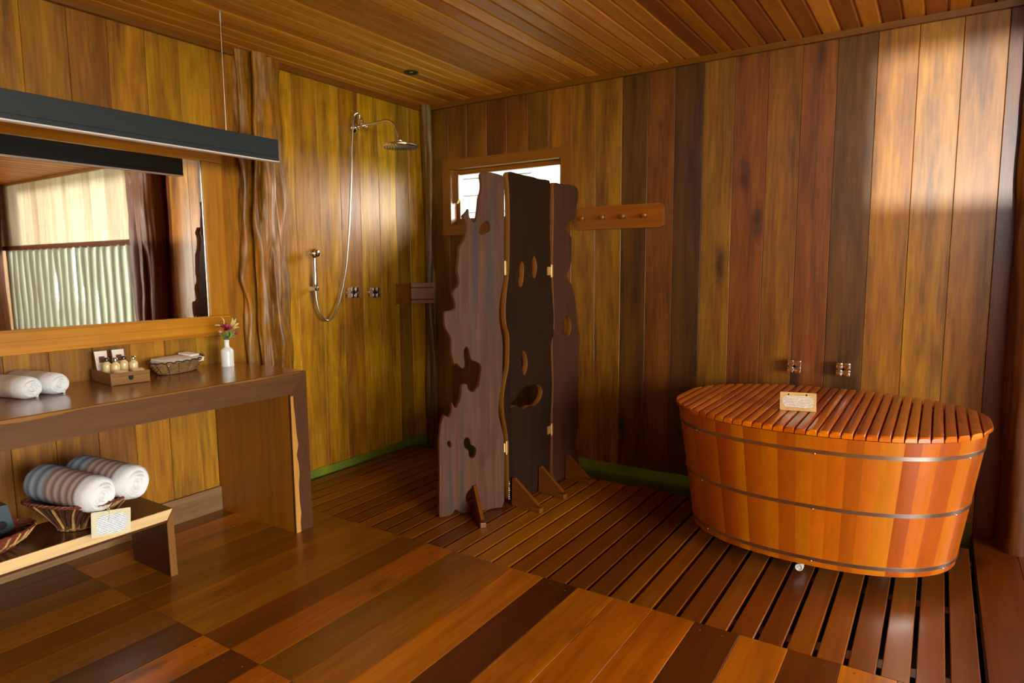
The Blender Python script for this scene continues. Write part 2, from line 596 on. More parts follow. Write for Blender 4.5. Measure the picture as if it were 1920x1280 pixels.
ROT = {'A': Matrix(((0, 0, 1), (1, 0, 0), (0, 1, 0))),      # left wall: width along y, length up, faces +x
       'B': Matrix(((1, 0, 0), (0, 0, -1), (0, 1, 0))),     # back wall: width along x, length up, faces -y
       'C': Matrix(((-1, 0, 0), (0, 1, 0), (0, 0, -1))),    # ceiling, faces down
       'F': Matrix(((1, 0, 0), (0, 1, 0), (0, 0, 1)))}      # floor, faces up


def plank(name, kind, loc, w, l, col, parent, mat='plank', t=.02, c=.002, gap=.0015, jit=.0):
    me = plank_mesh(w - gap, l, t, c, mat)
    o = bpy.data.objects.new(name, me)
    COL.objects.link(o)
    R = ROT[kind].to_4x4()
    nrm = ROT[kind] @ Vector((0, 0, 1))
    o.matrix_world = Matrix.Translation(Vector(loc) - nrm * (t + jit)) @ R
    o.parent = parent
    o.color = col
    return o


def vary(c, a=.1):
    k = UNI(1 - a, 1 + a)
    return (c[0] * k * UNI(.96, 1.04), c[1] * k * UNI(.96, 1.04), c[2] * k * UNI(.9, 1.1), 1)


# ================================================================== the setting
# ---- floor
mb = MB()
mb.box(-.12, RX + .12, RY - .12, -1.63, -.3, -.022)
mb.box(-.12, 3.69, -1.63, .12, -.3, -.12)
mb.box(3.69, RX + .12, -1.63, .12, -.3, -.022)
FLOOR = struct(mb.build('floor', 'pit'))
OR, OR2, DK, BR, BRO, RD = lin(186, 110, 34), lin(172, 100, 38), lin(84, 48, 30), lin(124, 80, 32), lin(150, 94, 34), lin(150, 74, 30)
row1 = {6: BRO, 7: lin(112, 66, 30), 8: OR2, 9: BR, 10: BRO, 11: OR, 12: DK, 13: OR, 14: OR2, 15: lin(184, 104, 34), 16: DK, 17: OR2, 18: DK, 19: OR, 20: BR, 21: BRO, 5: BRO, 4: BR, 3: BR, 2: BRO}
row2 = {0: DK, 1: lin(92, 58, 32), 2: BR, 3: BR, 4: BRO, 5: OR2, 6: DK, 7: OR, 8: lin(96, 54, 30), 9: OR2, 10: BR, 11: OR, 12: BR}  # dark boards at the left end hold the bench's shadow in their colour
ys = [(-2.737, -1.625), (-3.852, -2.737), (-4.95, -3.852), (RY, -4.95)]
for r, (y0, y1) in enumerate(ys):
    for k in range(int((RX + .04) / .1738)):
        x0 = -.04 + k * .1738
        col = (row1.get(k) if r == 0 else row2.get(k) if r == 1 else None) or random.choice([OR, OR2, BR, BRO, DK])
        if x0 < 1.0 and r == 1 and k > 2:
            col = random.choice([BR, BRO, OR2])
        plank('floor_board', 'F', (x0 + .0869, y0 + .001, 0), .1738, y1 - y0 - .002, vary(col, .06), FLOOR, 'floorw', t=.022, c=.0015, gap=.0012)
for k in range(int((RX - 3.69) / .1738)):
    plank('floor_board', 'F', (3.695 + .0869 + k * .1738, -1.623, 0), .1738, 1.615, vary(lin(112, 58, 26), .1), FLOOR, 'floorw', t=.022, c=.0015, gap=.0012)  # dark red-brown boards, deepened to carry the right corner's shade
SL = [lin(132, 78, 32), lin(118, 66, 28), lin(142, 86, 34), lin(108, 60, 30)]
for k in range(37):
    xc = 3.681 - .1012 * (k + .5)
    if xc < .03:
        break
    col = vary(random.choice(SL), .08)
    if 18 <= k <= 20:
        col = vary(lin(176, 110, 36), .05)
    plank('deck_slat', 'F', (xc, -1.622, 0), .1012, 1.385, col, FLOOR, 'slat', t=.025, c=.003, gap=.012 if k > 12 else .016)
for y in (-1.5, -.93, -.36):
    mb = MB()
    mb.box(.01, 3.685, y - .03, y + .03, -.12, -.0255)
    mb.build('joist', 'trim', FLOOR)

# ---- ceiling
mb = MB()
mb.box(-.12, RX + .12, RY - .12, .12, RZ + .019, RZ + .12)
CEIL = struct(mb.build('ceiling', 'backing'))
CE = [lin(176, 128, 62), lin(166, 118, 56), lin(154, 106, 50), lin(184, 136, 70)]
for k in range(int(RX / .0955) + 1):
    xc = .002 + (k + .5) * .0955
    col = random.choice(CE)
    if xc > 2.1 and k % 2:
        col = random.choice([lin(124, 78, 46), lin(136, 90, 50)])
    plank('ceiling_board', 'C', (xc, RY, RZ), .0955, -RY, vary(col, .08), CEIL, 'ceil', t=.018, c=.009, gap=.001)

# ---- left wall
mb = MB()
mb.box(-.12, -.02, RY - .12, .12, -.3, RZ + .05)
WL = struct(mb.build('wall_left', 'backing'))
ya = [-.016, -.189, -.336, -.516, -.702, -.885, -1.071, -1.266, -1.355, -1.52, -1.667, -1.815, -1.993, -2.17, -2.352, -2.53, -2.719]
while ya[-1] > RY:
    ya.append(ya[-1] - .181)
ca = {0: (190, 142, 44), 1: (150, 112, 36), 2: (196, 150, 44), 3: (190, 142, 42), 4: (168, 114, 36), 5: (186, 134, 38), 6: (178, 126, 40), 7: (206, 152, 46),
      10: (170, 116, 54), 11: (182, 134, 58), 12: (172, 122, 50), 13: (178, 122, 48), 14: (146, 98, 46), 15: (152, 108, 54), 16: (166, 118, 56)}
for i in range(len(ya) - 1):
    y1, y0 = ya[i], ya[i + 1]
    c = lin(*ca[i]) if i in ca else vary(lin(170, 116, 52), .1)
    c = (c[0], c[1] * (.95 if i < 9 else 1.04), c[2] * (1 if i < 9 else 1.6), 1)
    plank('wall_plank', 'A', (0, (y0 + y1) / 2, -.12), y1 - y0, RZ + .12, c, WL, jit=UNI(0, .0025))
plank('wall_plank', 'A', (0, .002, -.12), .036, RZ + .12, lin(150, 104, 40), WL)

# ---- back wall with a small window
WX0, WX1, WZ0, WZ1 = .268, 1.245, 1.727, 2.162
XE = 4.36
mb = MB()
mb.box(-.12, WX0, .02, .12, -.3, RZ + .05)
mb.box(WX1, XE, .02, .12, -.3, RZ + .05)
mb.box(WX0, WX1, .02, .12, -.3, WZ0)
mb.box(WX0, WX1, .02, .12, WZ1, RZ + .05)
mb.box(XE, RX + .12, .02, .12, 1.74, RZ + .05)
WBK = struct(mb.build('wall_back', 'backing'))
xb = [0, .24, .419, .601, .78, .962, 1.135, 1.314, 1.497, 1.686, 1.864, 2.041, 2.221, 2.403, 2.591, 2.771, 2.949, 3.14, 3.326, 3.514, 3.696, 3.88, 4.12, XE]
cb = [(126, 88, 34), (122, 80, 32), (128, 84, 30), (118, 70, 28), (126, 78, 30), (120, 84, 32), (150, 94, 32), (150, 104, 38), (148, 104, 36), (100, 68, 30), (120, 72, 28),
      (84, 56, 28), (140, 98, 38), (132, 76, 32), (148, 98, 40), (134, 78, 36), (108, 74, 38), (164, 112, 48), (172, 128, 70), (164, 114, 56), (118, 66, 34), (124, 74, 38), (140, 92, 44)]
for i in range(len(xb) - 1):
    x0, x1 = xb[i], xb[i + 1]
    c = lin(*cb[i])
    c = (c[0] * .93, c[1] * .88, c[2] * 1.05, 1)
    j = UNI(0, .0025)
    if i == 18:
        j = 0
    xc, w = (x0 + x1) / 2, x1 - x0
    if x1 > WX0 and x0 < WX1:
        plank('wall_plank', 'B', (xc, 0, -.12), w, WZ0 - .03 + .12, c, WBK, jit=j)
        plank('wall_plank', 'B', (xc, 0, WZ1 + .02), w, RZ - WZ1 - .02, c, WBK, jit=j)
    else:
        plank('wall_plank', 'B', (xc, 0, -.12), w, RZ + .12, c, WBK, jit=j)
n = 21
for i in range(n):
    w = (RX - XE) / n
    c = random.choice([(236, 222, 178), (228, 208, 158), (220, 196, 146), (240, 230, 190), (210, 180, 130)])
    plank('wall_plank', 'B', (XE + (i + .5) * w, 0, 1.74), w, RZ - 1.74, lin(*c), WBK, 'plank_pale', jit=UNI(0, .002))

# ---- right and front walls (behind the viewer), with the openings that let the daylight in
mb = MB()
y0, y1, z0, z1 = OC
mb.box(RX, RX + .12, RY - .12, y0, -.3, RZ + .05)
mb.box(RX, RX + .12, y1, .12, -.3, RZ + .05)
mb.box(RX, RX + .12, y0, y1, -.3, z0)
mb.box(RX, RX + .12, y0, y1, z1, RZ + .05)
M['farwall'] = wood('far_wall_wood', lin(168, 118, 60), axis='Z', contrast=.8)
struct(mb.build('wall_right', 'farwall'))
mb = MB()
b0, b1, z0, z1 = OD
mb.box(-.12, b0, RY - .12, RY, -.3, RZ + .05)
mb.box(b0, b1, RY - .12, RY, -.3, z0)
mb.box(b0, b1, RY - .12, RY, z1, RZ + .05)
mb.box(b1, RX + .12, RY - .12, RY, -.3, RZ + .05)
struct(mb.build('wall_front', 'farwall'))

# ---- trims and skirting
mb = MB(); mb.box(.0, .03, RY, -.02, RZ - .034, RZ - .0005); struct(mb.build('trim_1', 'trimy'))
mb = MB(); mb.box(.0, RX, -.026, .0, RZ - .034, RZ - .0005); struct(mb.build('trim_2', 'trim'))
mb = MB(); mb.box(.0, .02, RY, -1.823, 0.0, .14, .003); struct(mb.build('baseboard_left', 'baseboard'))


def strip(pts_top, axis, a0, a1, n):
    """sealant band with a ragged upper edge"""
    m_ = MB()
    top = [(a0 + (a1 - a0) * i / n, .05 + UNI(-.004, .006)) for i in range(n + 1)]
    poly = [(a0, -.12)] + [(a1, -.12)] + top[::-1]
    if axis == 'X':
        m_.prism(poly, 'X', 0, .007)
    else:
        m_.prism(poly, 'Y', -.007, 0)
    return m_


struct(strip(None, 'X', -1.62, -.008, 24).build('trim_3', 'green'))
struct(strip(None, 'Y', .008, 3.69, 50).build('trim_4', 'green'))

# ---- window
WIN = struct(bpy.data.objects.new('window_1', None))
COL.objects.link(WIN)
X0, X1, Z0, Z1 = .195, 1.321, 1.655, 2.226
for nm, poly, mt in (('casing_top', [(X0, Z1), (X1, Z1), (WX1, WZ1), (WX0, WZ1)], 'winframe'), ('casing_bottom', [(X0, Z0), (WX0, WZ0), (WX1, WZ0), (X1, Z0)], 'winframe'),
                     ('casing_side', [(X0, Z0), (X0, Z1), (WX0, WZ1), (WX0, WZ0)], 'winframe_z'), ('casing_side', [(X1, Z0), (WX1, WZ0), (WX1, WZ1), (X1, Z1)], 'winframe_z')):
    mb = MB()
    mb.prism(poly, 'Y', -.024, -.0003)
    mb.build(nm, mt, WIN)
mb = MB()
mb.box(WX0 - .006, WX0 + .006, -.02, .12, WZ0, WZ1)
mb.box(WX1 - .006, WX1 + .006, -.02, .12, WZ0, WZ1)
mb.box(WX0, WX1, -.02, .12, WZ0 - .006, WZ0 + .006)
mb.box(WX0, WX1, -.02, .12, WZ1 - .006, WZ1 + .006)
mb.build('jamb_lining', 'winframe', WIN)
sx0, sx1, sz0, sz1 = .304, 1.190, 1.786, 2.122
for nm, (a, b_, c_, d_), mt in (('sash_rail', (WX0 + .006, WX1 - .006, sz1, WZ1 - .006), 'winframe'), ('sash_rail', (WX0 + .006, WX1 - .006, WZ0 + .006, sz0), 'winframe'),
                                ('sash_stile', (WX0 + .006, sx0, sz0, sz1), 'winframe_z'), ('sash_stile', (sx1, WX1 - .006, sz0, sz1), 'winframe_z')):
    mb = MB()
    mb.box(a, b_, .06, .095, c_, d_, .003)
    mb.build(nm, mt, WIN)
mb = MB()
mb.prism([(WX0 + .006, 2.14), (WX0 + .052, 2.12), (WX0 + .052, 1.93), (WX0 + .03, 1.90), (WX0 + .006, 1.93)], 'Y', .02, .045)
mb.build('window_stay', 'winframe_z', WIN)
mb = MB()
mb.box(sx0 - .005, sx1 + .005, .075, .081, sz0 - .005, sz1 + .005)
mb.build('pane', 'glass', WIN)

# ---- outdoors
mb = MB()
mb.box(-2, RX + 2, RY - 3.2, RY - .12, 2.56, 2.66)
struct(mb.build('front_sky_blocker', 'farwall'))  # added roof out of view, blocks the high sky over the front opening
mb = MB()
mb.box(-4, RX + 1, .12, 1.35, 2.78, 2.86)
struct(mb.build('back_sky_blocker', 'farwall'))  # added unseen overhang, cuts sky light on the walls outside
mb = MB()
mb.box(-40, 50, -50, 50, -.9, -.8)
struct(mb.build('ground', 'grass'))
NB = thing('neighbour_house', 'white horizontal siding of the building outside the small window', 'building', (-2.0, 2.2, -.8))
for k in range(22):
    mb = MB()
    z0 = k * .196 - .087
    mb.prism([(0, z0), (.1, z0), (.1, z0 + .192), (.018, z0 + .192)], 'X', -5, 1.66)
    mb.build('siding_board', 'siding', NB)
mb = MB(); mb.box(1.66, 1.72, -.02, .2, -.02, 4.3); mb.build('corner_board', 'siding', NB)
mb = MB(); mb.box(-5, 1.66, .1, .2, -.02, 4.2); mb.build('wall_core', 'siding_gap', NB)
mb = MB(); mb.box(0, 6.0, 0, .15, 0, 2.9); gw = mb.build('garden_wall', 'garden', None, loc=(3.6, 1.9, -.8))
mb = MB(); mb.box(-5.2, 1.75, -.55, .25, 4.22, 4.3); mb.build('siding_sky_blocker', 'siding_gap', NB)  # added ledge out of view, keeps sky light off the siding
tag(gw, 'brown garden wall outside, seen between the mirrored poles', 'wall')


# ---- tree trunks used as posts
def trunk(name, label, loc, z1, rx, ry, seed, mat, lobes, creases, n=140, m=130, bulge=.10, clx=.0005, cly=-.0005, burls=(), rough_=.06):
    mb = MB()
    vs, fs = [], []
    for i in range(m + 1):
        t = i / m
        z = t * z1
        for k in range(n):
            a = 2 * pi * k / n
            r = 1 + bulge * noise.noise((cos(a) * 1.3 + seed, sin(a) * 1.3, z * 1.5)) + rough_ * noise.noise((cos(a) * 3.2, sin(a) * 3.2 + seed, z * 3.6)) + .05 * noise.noise((cos(a) * 9, sin(a) * 9 + seed, z * 1.3))
            for (kk, am, ph, tw) in lobes:
                r += am * cos(kk * a + ph + tw * z)
            for (a0, wv, dp, wd, za, zb) in creases:
                ac = a0 + .16 * sin(z * 2.1 + seed) + wv * z
                d = (a - ac + pi) % (2 * pi) - pi
                on = min(max((z - za) / .15, 0), 1) * min(max((zb - z) / .15, 0), 1)
                r -= dp * on * exp(-(d / wd) ** 2)
            for (ab, zb_, hb_, wb_) in burls:
                d = (a - ab + pi) % (2 * pi) - pi
                r += hb_ * exp(-(d / wb_) ** 2 - ((z - zb_) / .09) ** 2)
            ox = .018 * noise.noise((seed, 3.3, z * 1.1))
            oy = .030 * noise.noise((seed, 7.7, z * .9))
            vs.append((max(rx * r * cos(a) + ox, clx - loc[0]), min(ry * r * sin(a) + oy, cly - loc[1]), z))
    for i in range(m):
        for k in range(n):
            l = (k + 1) % n
            fs.append([i * n + k, i * n + l, (i + 1) * n + l, (i + 1) * n + k])
    fs.append(list(range(n))[::-1])
    fs.append([m * n + k for k in range(n)])
    mb.add(vs, fs)
    o = mb.build(name, mat, None, smooth=60, loc=loc)
    return tag(o, label, 'post')


trunk('tree_trunk_post', 'gnarled natural tree trunk post on the left wall behind the flower vase', (.01, -1.525, 0), RZ - .001, .105, .150, 2.3, 'trunk',
      [(3, .09, .4, .25), (5, .05, 1.2, -.4)], [(-.98, .03, .6, .13, -.5, 3), (.42, -.05, .35, .11, .9, 3), (-.1, .05, .3, .1, .6, 1.6), (-.3, -.1, .25, .07, 1.6, 2.3)], bulge=.16, burls=[(-1.3, 1.35, .25, .25), (-1.35, 2.1, .3, .3), (-.2, 1.9, .12, .2), (.2, 1.3, .15, .3), (-.6, 1.05, .14, .25), (.6, 2.3, .12, .2), (-1.2, .98, .15, .25), (-.75, 2.25, .2, .18), (0, .95, .2, .2), (-.9, 1.7, .22, .16)], rough_=.17)
trunk('corner_post', 'slim crooked tree pole in the corner behind the shower head', (.045, -.035, -.12), RZ + .119, .045, .038, 5.1, 'post',
      [(2, .10, .3, .8), (3, .08, 1.0, 1.1)], [], n=40, bulge=.6, burls=[(-.8, 2.1, .35, .6), (-.5, 1.6, .25, .6), (-1, 2.55, .3, .8), (-.9, 1.0, .3, .7)])
trunk('leaning_trunk_post', 'dark glossy tree trunk post cut by the right edge of the photo', (3.985, -.09, 0), RZ - .001, .20, .19, 8.4, 'trunk_dark',
      [(2, .10, .2, .15), (3, .10, .9, .2)], [(-1.3, .05, .4, .2, .3, 2.5), (-2.2, .03, .3, .15, -.5, 1.7)])
trunk('far_trunk_post', 'dark tree trunk post at the left edge of the mirror reflection', (8.05, -.20, 0), RZ - .001, .13, .13, 4.4, 'trunk_dark',
      [(2, .10, .2, .15), (3, .08, .9, .2)], [(-2, .05, .3, .2, -.5, 3)], n=48, m=60)

# ---- slatted screen of the back wall beyond the trunk (seen in the mirror)
SS = thing('slatted_screen', 'screen of pale upright poles under a dark rail, reflected in the mirror', 'screen', (XE, 0, 0))
mb = MB(); mb.box(-.02, RX - XE - .1, -.03, .05, 1.70, 1.765, .006); mb.build('top_rail', 'slat_dark', SS)
mb = MB(); mb.box(-.02, RX - XE - .1, -.02, .05, 0, .09, .006); mb.build('bottom_rail', 'slat_dark', SS)
for k in range(20):
    x = .09 + k * .19
    mb = MB()
    zz = [.085 + 1.625 * i / 12 for i in range(13)]
    mb.tube([(x + .03 * noise.noise((k * 3.1, z * 1.3, 0)), .01, z) for z in zz], [.040 * (1 + .25 * noise.noise((k * 7.7, z * 1.6, 4))) for z in zz], 12)
    mb.build('pole', 'pole', SS, smooth=60)

# ---- filled nail holes along the board ends
mb = MB()
for k in range(4, 21):
    for dx in (.04, .13):
        for y in (-1.665, -2.69, -2.79):
            mb.lathe([(0, .0002), (.0045, .0002), (.0045, .0006), (0, .0006)], 8, (-.04 + k * .1738 + dx + UNI(-.012, .012), y + UNI(-.015, .015), 0))
for k in range(28):
    for dx in (.022, .072):
        mb.lathe([(0, .0002), (.003, .0002), (.003, .0006), (0, .0006)], 8, (3.681 - .1012 * (k + 1) + dx + UNI(-.006, .006), -1.59 + UNI(-.012, .012), 0))
o = mb.build('nail_plugs', 'sapwood_dull', FLOOR)
o['kind'] = 'stuff'


# ================================================================== left side: vanity
CZ = .865
V = thing('vanity_counter', 'long dark wooden vanity counter with mitred slab leg under the mirror', 'counter', (0, -1.795, 0))
YL = -2.7   # far end, out of frame (local)
mb = MB()
# top slab with mitred right end; underside and top separate from the rough front edge
mb.prism([(0, CZ), (YL, CZ), (YL, .754), (-.108, .754)], 'X', .002, .664)
mb.build('counter_top', 'counter_top', V)
mb = MB()
mb.prism([(0, CZ - .001), (YL, CZ - .001), (YL, .753), (-.108, .753)], 'X', .6645, .680)
mb.build('front_edge', 'counter_edge', V)
mb = MB()
tops = [(YL + i * (2.66 / 40), CZ - .004 - (.016 * (.5 + noise.noise((i * .35, 2, 0))) * (1 if i < 24 else .35))) for i in range(41)]
mb.prism([(YL, CZ + .0005), (-.04, CZ + .0005)] + tops[::-1], 'X', .6805, .683)
mb.build('sapwood_strip', 'sapwood_dull', V)
mb = MB()
mb.prism([(-.0005, CZ - .002), (-.108, .753), (-.106, 0), (.004, 0)], 'X', .010, .664)
mb.build('leg_slab', 'counter_leg', V)
mb = MB()
mb.prism([(-.0005, CZ - .002), (-.108, .753), (-.106, 0), (.004, 0)], 'X', .6645, .679)
mb.build('leg_front_edge', 'counter_legedge', V)
mb = MB()
inn = [(-.076 + .012 * noise.noise((i * .7, 5, 1)) - (.0 if i < 9 else .003 * (i - 9)), .742 * i / 14) for i in range(15)]
mb.prism([(-.1065, .742), (-.1055, 0)] + inn, 'X', .6795, .682)
mb.build('leg_sapwood_strip', 'sapwood_z', V)
mb = MB()
mb.box(.01, .66, YL, YL + .1, 0, .754)
mb.build('leg_slab', 'counter_leg', V)

# ---- mirror
MR = thing('wall_mirror', 'wide wall mirror in a flat wooden frame above the counter', 'mirror', (0, -1.79, 1.025))
YM = -2.4
mb = MB(); mb.box(.004, .010, YM + .1, -.118, .108, .980); mb.build('mirror_glass', 'mirror', MR)
mb = MB(); mb.box(.001, .028, YM, 0, 0, .113, .003); mb.box(.028, .034, YM, 0, .062, .105, .002); mb.build('bottom_rail', 'frame_y', MR)
mb = MB(); mb.box(.001, .024, YM, 0, .975, 1.10, .003); mb.build('top_rail', 'frame_y', MR)
mb = MB(); mb.box(.001, .022, -.118, 0, .1135, .9745, .003); mb.build('side_stile', 'frame_z', MR)
mb = MB(); mb.box(.001, .022, YM, YM + .12, .1135, .9745, .003); mb.build('side_stile', 'frame_z', MR)
mb = MB(); mb.box(.0101, .0125, -.123, -.117, .113, .975); mb.build('edge_bead', 'steel', MR)

# ---- linear pendant lamp
LP = thing('pendant_lamp', 'long black bar lamp hung on wires in front of the mirror', 'lamp', (.465, -1.755, 1.978))
mb = MB(); mb.box(-.022, .022, -2.5, 0, .018, .108, .002); mb.build('housing', 'black', LP)
mb = MB(); mb.box(-.019, .019, -2.5, -.002, .0145, .0182); mb.build('shadow_gap', 'black_line', LP)
mb = MB(); mb.box(-.022, .022, -2.5, 0, -.004, .0145, .001); mb.build('lower_profile', 'black', LP)
mb = MB(); mb.box(-.0235, .0235, -2.5, .001, -.008, -.0042); mb.build('edge_strip', 'diffuser', LP)
mb = MB(); mb.box(-.017, .017, -2.48, -.02, -.0095, -.008); mb.build('diffuser', 'diffuser', LP)
for y in (-.29, -2.2):
    mb = MB(); mb.tube([(0, y, .108), (0, y, RZ - 1.978)], .0011, 6); mb.build('suspension_wire', 'wire', LP)
    mb = MB(); mb.lathe([(.006, 0), (.006, .05), (.009, .052), (.009, .056)], 14, (0, y, RZ - 1.978 - .056)); mb.build('ceiling_ferrule', 'wire', LP, smooth=40)

# ---- bench
BZ = .318
BE = thing('low_bench', 'low dark bench with a pale raw front edge below the counter', 'bench', (.29, -2.51, 0))
YB = -1.6
mb = MB(); mb.prism([(0, BZ), (YB, BZ), (YB, BZ - .06), (-.03, BZ - .06)], 'X', 0, .303); mb.build('bench_top', 'bench_top', BE)
mb = MB(); mb.prism([(-.001, BZ - .001), (YB, BZ - .001), (YB, BZ - .047), (-.028, BZ - .047)], 'X', .3035, .309); mb.build('raw_front_edge', 'sapwood', BE)
mb = MB(); mb.prism([(-.0005, BZ - .001), (-.03, BZ - .061), (-.028, 0), (.004, 0)], 'X', -.02, .303); mb.build('leg_slab', 'bench_leg', BE)
mb = MB(); mb.prism([(-.0005, BZ - .001), (-.03, BZ - .061), (-.028, 0), (.004, 0)], 'X', .3035, .31); mb.build('leg_front_edge', 'bench_legedge', BE)
mb = MB(); mb.box(0, .30, YB, YB + .03, 0, BZ - .06); mb.build('leg_slab', 'bench_leg', BE)


# ---- rolled towels: axis along local x, white cut end at +x
def towel(name, label, loc, rz, ry, L, R, mat, group, squash=.92):
    mb = MB()
    n = 40
    prof = [(-L / 2, .0), (-L / 2, .55), (-L / 2 + .004, .8), (-L / 2 + .016, .95)]
    prof += [(-L / 2 + .03 + (L - .06) * i / 18, 1.0 + .012 * sin(i * 2.4)) for i in range(19)]
    prof += [(L / 2 - .016, .96), (L / 2 - .004, .86), (L / 2 + .002, .78), (L / 2 - .004, .72), (L / 2 + .004, .64), (L / 2 - .003, .56), (L / 2 + .006, .47), (L / 2 - .002, .38), (L / 2 + .007, .28), (L / 2, .19), (L / 2 + .006, .08), (L / 2 + .006, 0.0)]
    vs, fs = [], []
    m = len(prof)
    for i, (x, r) in enumerate(prof):
        for k in range(n):
            a = 2 * pi * k / n
            rr = r * R * (1 + .035 * noise.noise((x * 9, cos(a) * 1.6, sin(a) * 1.6 + loc[0] * 9)))
            if i > 24:
                x2 = x + .004 * sin(a + i * .9)
            else:
                x2 = x
            zz = rr * sin(a) * squash
            vs.append((x2, rr * cos(a), max(zz, -R * .86)))
    for i in range(m - 1):
        for k in range(n):
            l = (k + 1) % n
            fs.append([i * n + k, i * n + l, (i + 1) * n + l, (i + 1) * n + k])
    mb.add(vs, fs)
    # outer flap of the roll
    fl = []
    for i in range(13):
        x = -L / 2 + .02 + (L - .04) * i / 12
        fl.append((x, R * .62 + .003 * sin(i), -R * .74))
    mb.tube(fl, R * .14, 8)
    o = mb.build(name, mat, None, smooth=60, loc=loc)
    o.rotation_euler = (0, ry, rz)
    return tag(o, label, 'towel', group)


gt = 'rolled towels on the counter'
towel('rolled_towel', 'rolled beige towel on the counter, cut by the left edge', (.165, -2.945, CZ + .046), radians(13), 0, .30, .0525, 'towel_beige', gt)
towel('rolled_towel', 'rolled beige towel with white end on the counter, right one of the pair', (.150, -2.836, CZ + .046), radians(13), 0, .30, .0525, 'towel_beige', gt)

# ---- toiletry box on the counter
BX = thing('toiletry_box', 'small wooden toiletry box with a drawer on the counter', 'box', (.29, -2.50, CZ), radians(-6))
bw, bd, bh = .172, .245, .058
mb = MB()
mb.box(-bd, -.006, -bw / 2, bw / 2, .001, .008)
mb.box(-bd, 0, -bw / 2, -bw / 2 + .007, .001, bh)
mb.box(-bd, 0, bw / 2 - .007, bw / 2, .001, bh)
mb.box(-bd, -bd + .007, -bw / 2, bw / 2, .001, bh)
mb.box(-.008, 0, -bw / 2 + .007, bw / 2 - .007, .041, bh)
mb.box(-bd + .007, -.008, -bw / 2 + .007, bw / 2 - .007, .034, .038)
mb.build('box_body', 'boxwood', BX)
mb = MB(); mb.box(-.008, .003, -bw / 2 + .001, bw / 2 - .001, .003, .0405, .0012); mb.build('drawer_front', 'boxwood', BX)
mb = MB()
mb.prism([(.011 * cos(a), .030 + .011 * sin(a)) for a in [pi + pi * i / 10 for i in range(11)]] + [(.011, .040), (-.011, .040)], 'X', .0031, .0036)
mb.build('finger_hole', 'dark', BX)
mb = MB(); mb.box(-bd + .007, -.008, -.003, .003, .038, bh - .006); mb.build('divider', 'boxwood_dark', BX)

rb = Matrix.Rotation(radians(-6), 3, 'Z')


def inbox(x, y, z):
    p = rb @ Vector((x, y, 0))
    return (.29 + p.x, -2.50 + p.y, CZ + z)


def bottle(label, loc, cap, k=1.0):
    b = thing('toiletry_bottle', label, 'bottle', loc, 0, 'toiletry bottles in the wooden box')
    mb = MB()
    mb.lathe([(.0, 0), (.017, 0), (.019, .003), (.0195, .046), (.018, .052), (.011, .059), (.009, .061), (.009, .066), (0, .066)], 20)
    mb.build('bottle_body', 'liquid', b, smooth=50)
    mb = MB()
    mb.lathe([(0, .064), (.0105, .064), (.0115, .067), (.0115, .078), (.008, .083), (0, .083)], 16)
    mb.build('cap', cap, b, smooth=50)
    return b


bottle('toiletry bottle with dark cap, left back in the wooden box', inbox(-.125, -.055, .0383), 'capdark')
bottle('toiletry bottle with pale cap, left front in the wooden box', inbox(-.085, -.032, .0383), 'steel')
bottle('toiletry bottle with dark cap, right back in the wooden box', inbox(-.130, .022, .0383), 'capdark')
bottle('toiletry bottle with chrome cap, right front in the wooden box', inbox(-.09, .050, .0383), 'chrome')


def sachet(label, loc):
    s_ = thing('sachet_card', label, 'card', loc, radians(-6), 'cards in the wooden box')
    mb = MB()
    mb.prism([(-.024, 0), (.024, 0), (.027, .108), (-.028, .108)], 'X', -.003, .003)
    o = mb.build('card', 'paper', s_)
    o.rotation_euler = (0, radians(-10), 0)
    mb = MB(); mb.box(.0031, .0037, -.011, .014, .052, .082); p = mb.build('printed_square', 'brown_print', s_)
    p.rotation_euler = (0, radians(-10), 0)


sachet('white card with brown square, left one behind the bottles', inbox(-.195, -.05, .0385))
sachet('white card with brown square, right one behind the bottles', inbox(-.205, .03, .0385))
for lb, (a, b_, c_), rz in (('wrapped soap at the left front of the wooden box', (-.033, -.028, .0385), .2), ('wrapped soap at the right front of the wooden box', (-.036, .048, .0385), -.15)):
    mb = MB(); mb.box(-.022, .022, -.026, .026, .0, .024, .006)
    o = mb.build('soap_bar', 'soap', None, smooth=50, loc=inbox(a, b_, c_))
    o.rotation_euler = (0, .22, rz)
    tag(o, lb, 'soap', 'soaps in the wooden box')


# ---- woven baskets
def weave(mb, prof, sx, sy, rows, amp, r, n=64, phase=0, per=16, saddle=0.):
    for i in range(rows):
        t = i / max(rows - 1, 1)
        rad, z = prof(t)
        pts = []
        for k in range(n):
            a = 2 * pi * k / n
            rr = rad + amp * (1 if ((k * per // n) + i) % 2 else -1)
            pts.append((rr * cos(a) * sx, rr * sin(a) * sy, z + saddle * t * cos(2 * a)))
        mb.tube(pts, r, 5, closed=True)


CB = thing('napkin_basket', 'small oval wicker basket on the counter', 'basket', (.125, -2.18, CZ), radians(18))
mb = MB(); weave(mb, lambda t: (.085 + .030 * t, .008 + .048 * t), .72, 1.38, 8, .0025, .0045, n=80, per=28); mb.build('woven_side', 'wicker', CB, smooth=60)
mb = MB(); mb.lathe([(0, .001), (.085, .001), (.085, .009), (0, .009)], 40, sx=.72, sy=1.38); mb.build('basket_base', 'wicker_dark', CB)
mb = MB()
pts = []
for k in range(160):
    a = 2 * pi * k / 160
    pts.append(((.121 + .004 * cos(k * pi / 2.5)) * cos(a) * .72, (.121 + .004 * cos(k * pi / 2.5)) * sin(a) * 1.38, .062 + .006 * abs(sin(k * pi / 8)) + .008 * max(0, sin(a)) ** 6))
mb.tube(pts, .004, 5, closed=True)
mb.build('rim_braid', 'wicker_dark', CB, smooth=60)
mb = MB()
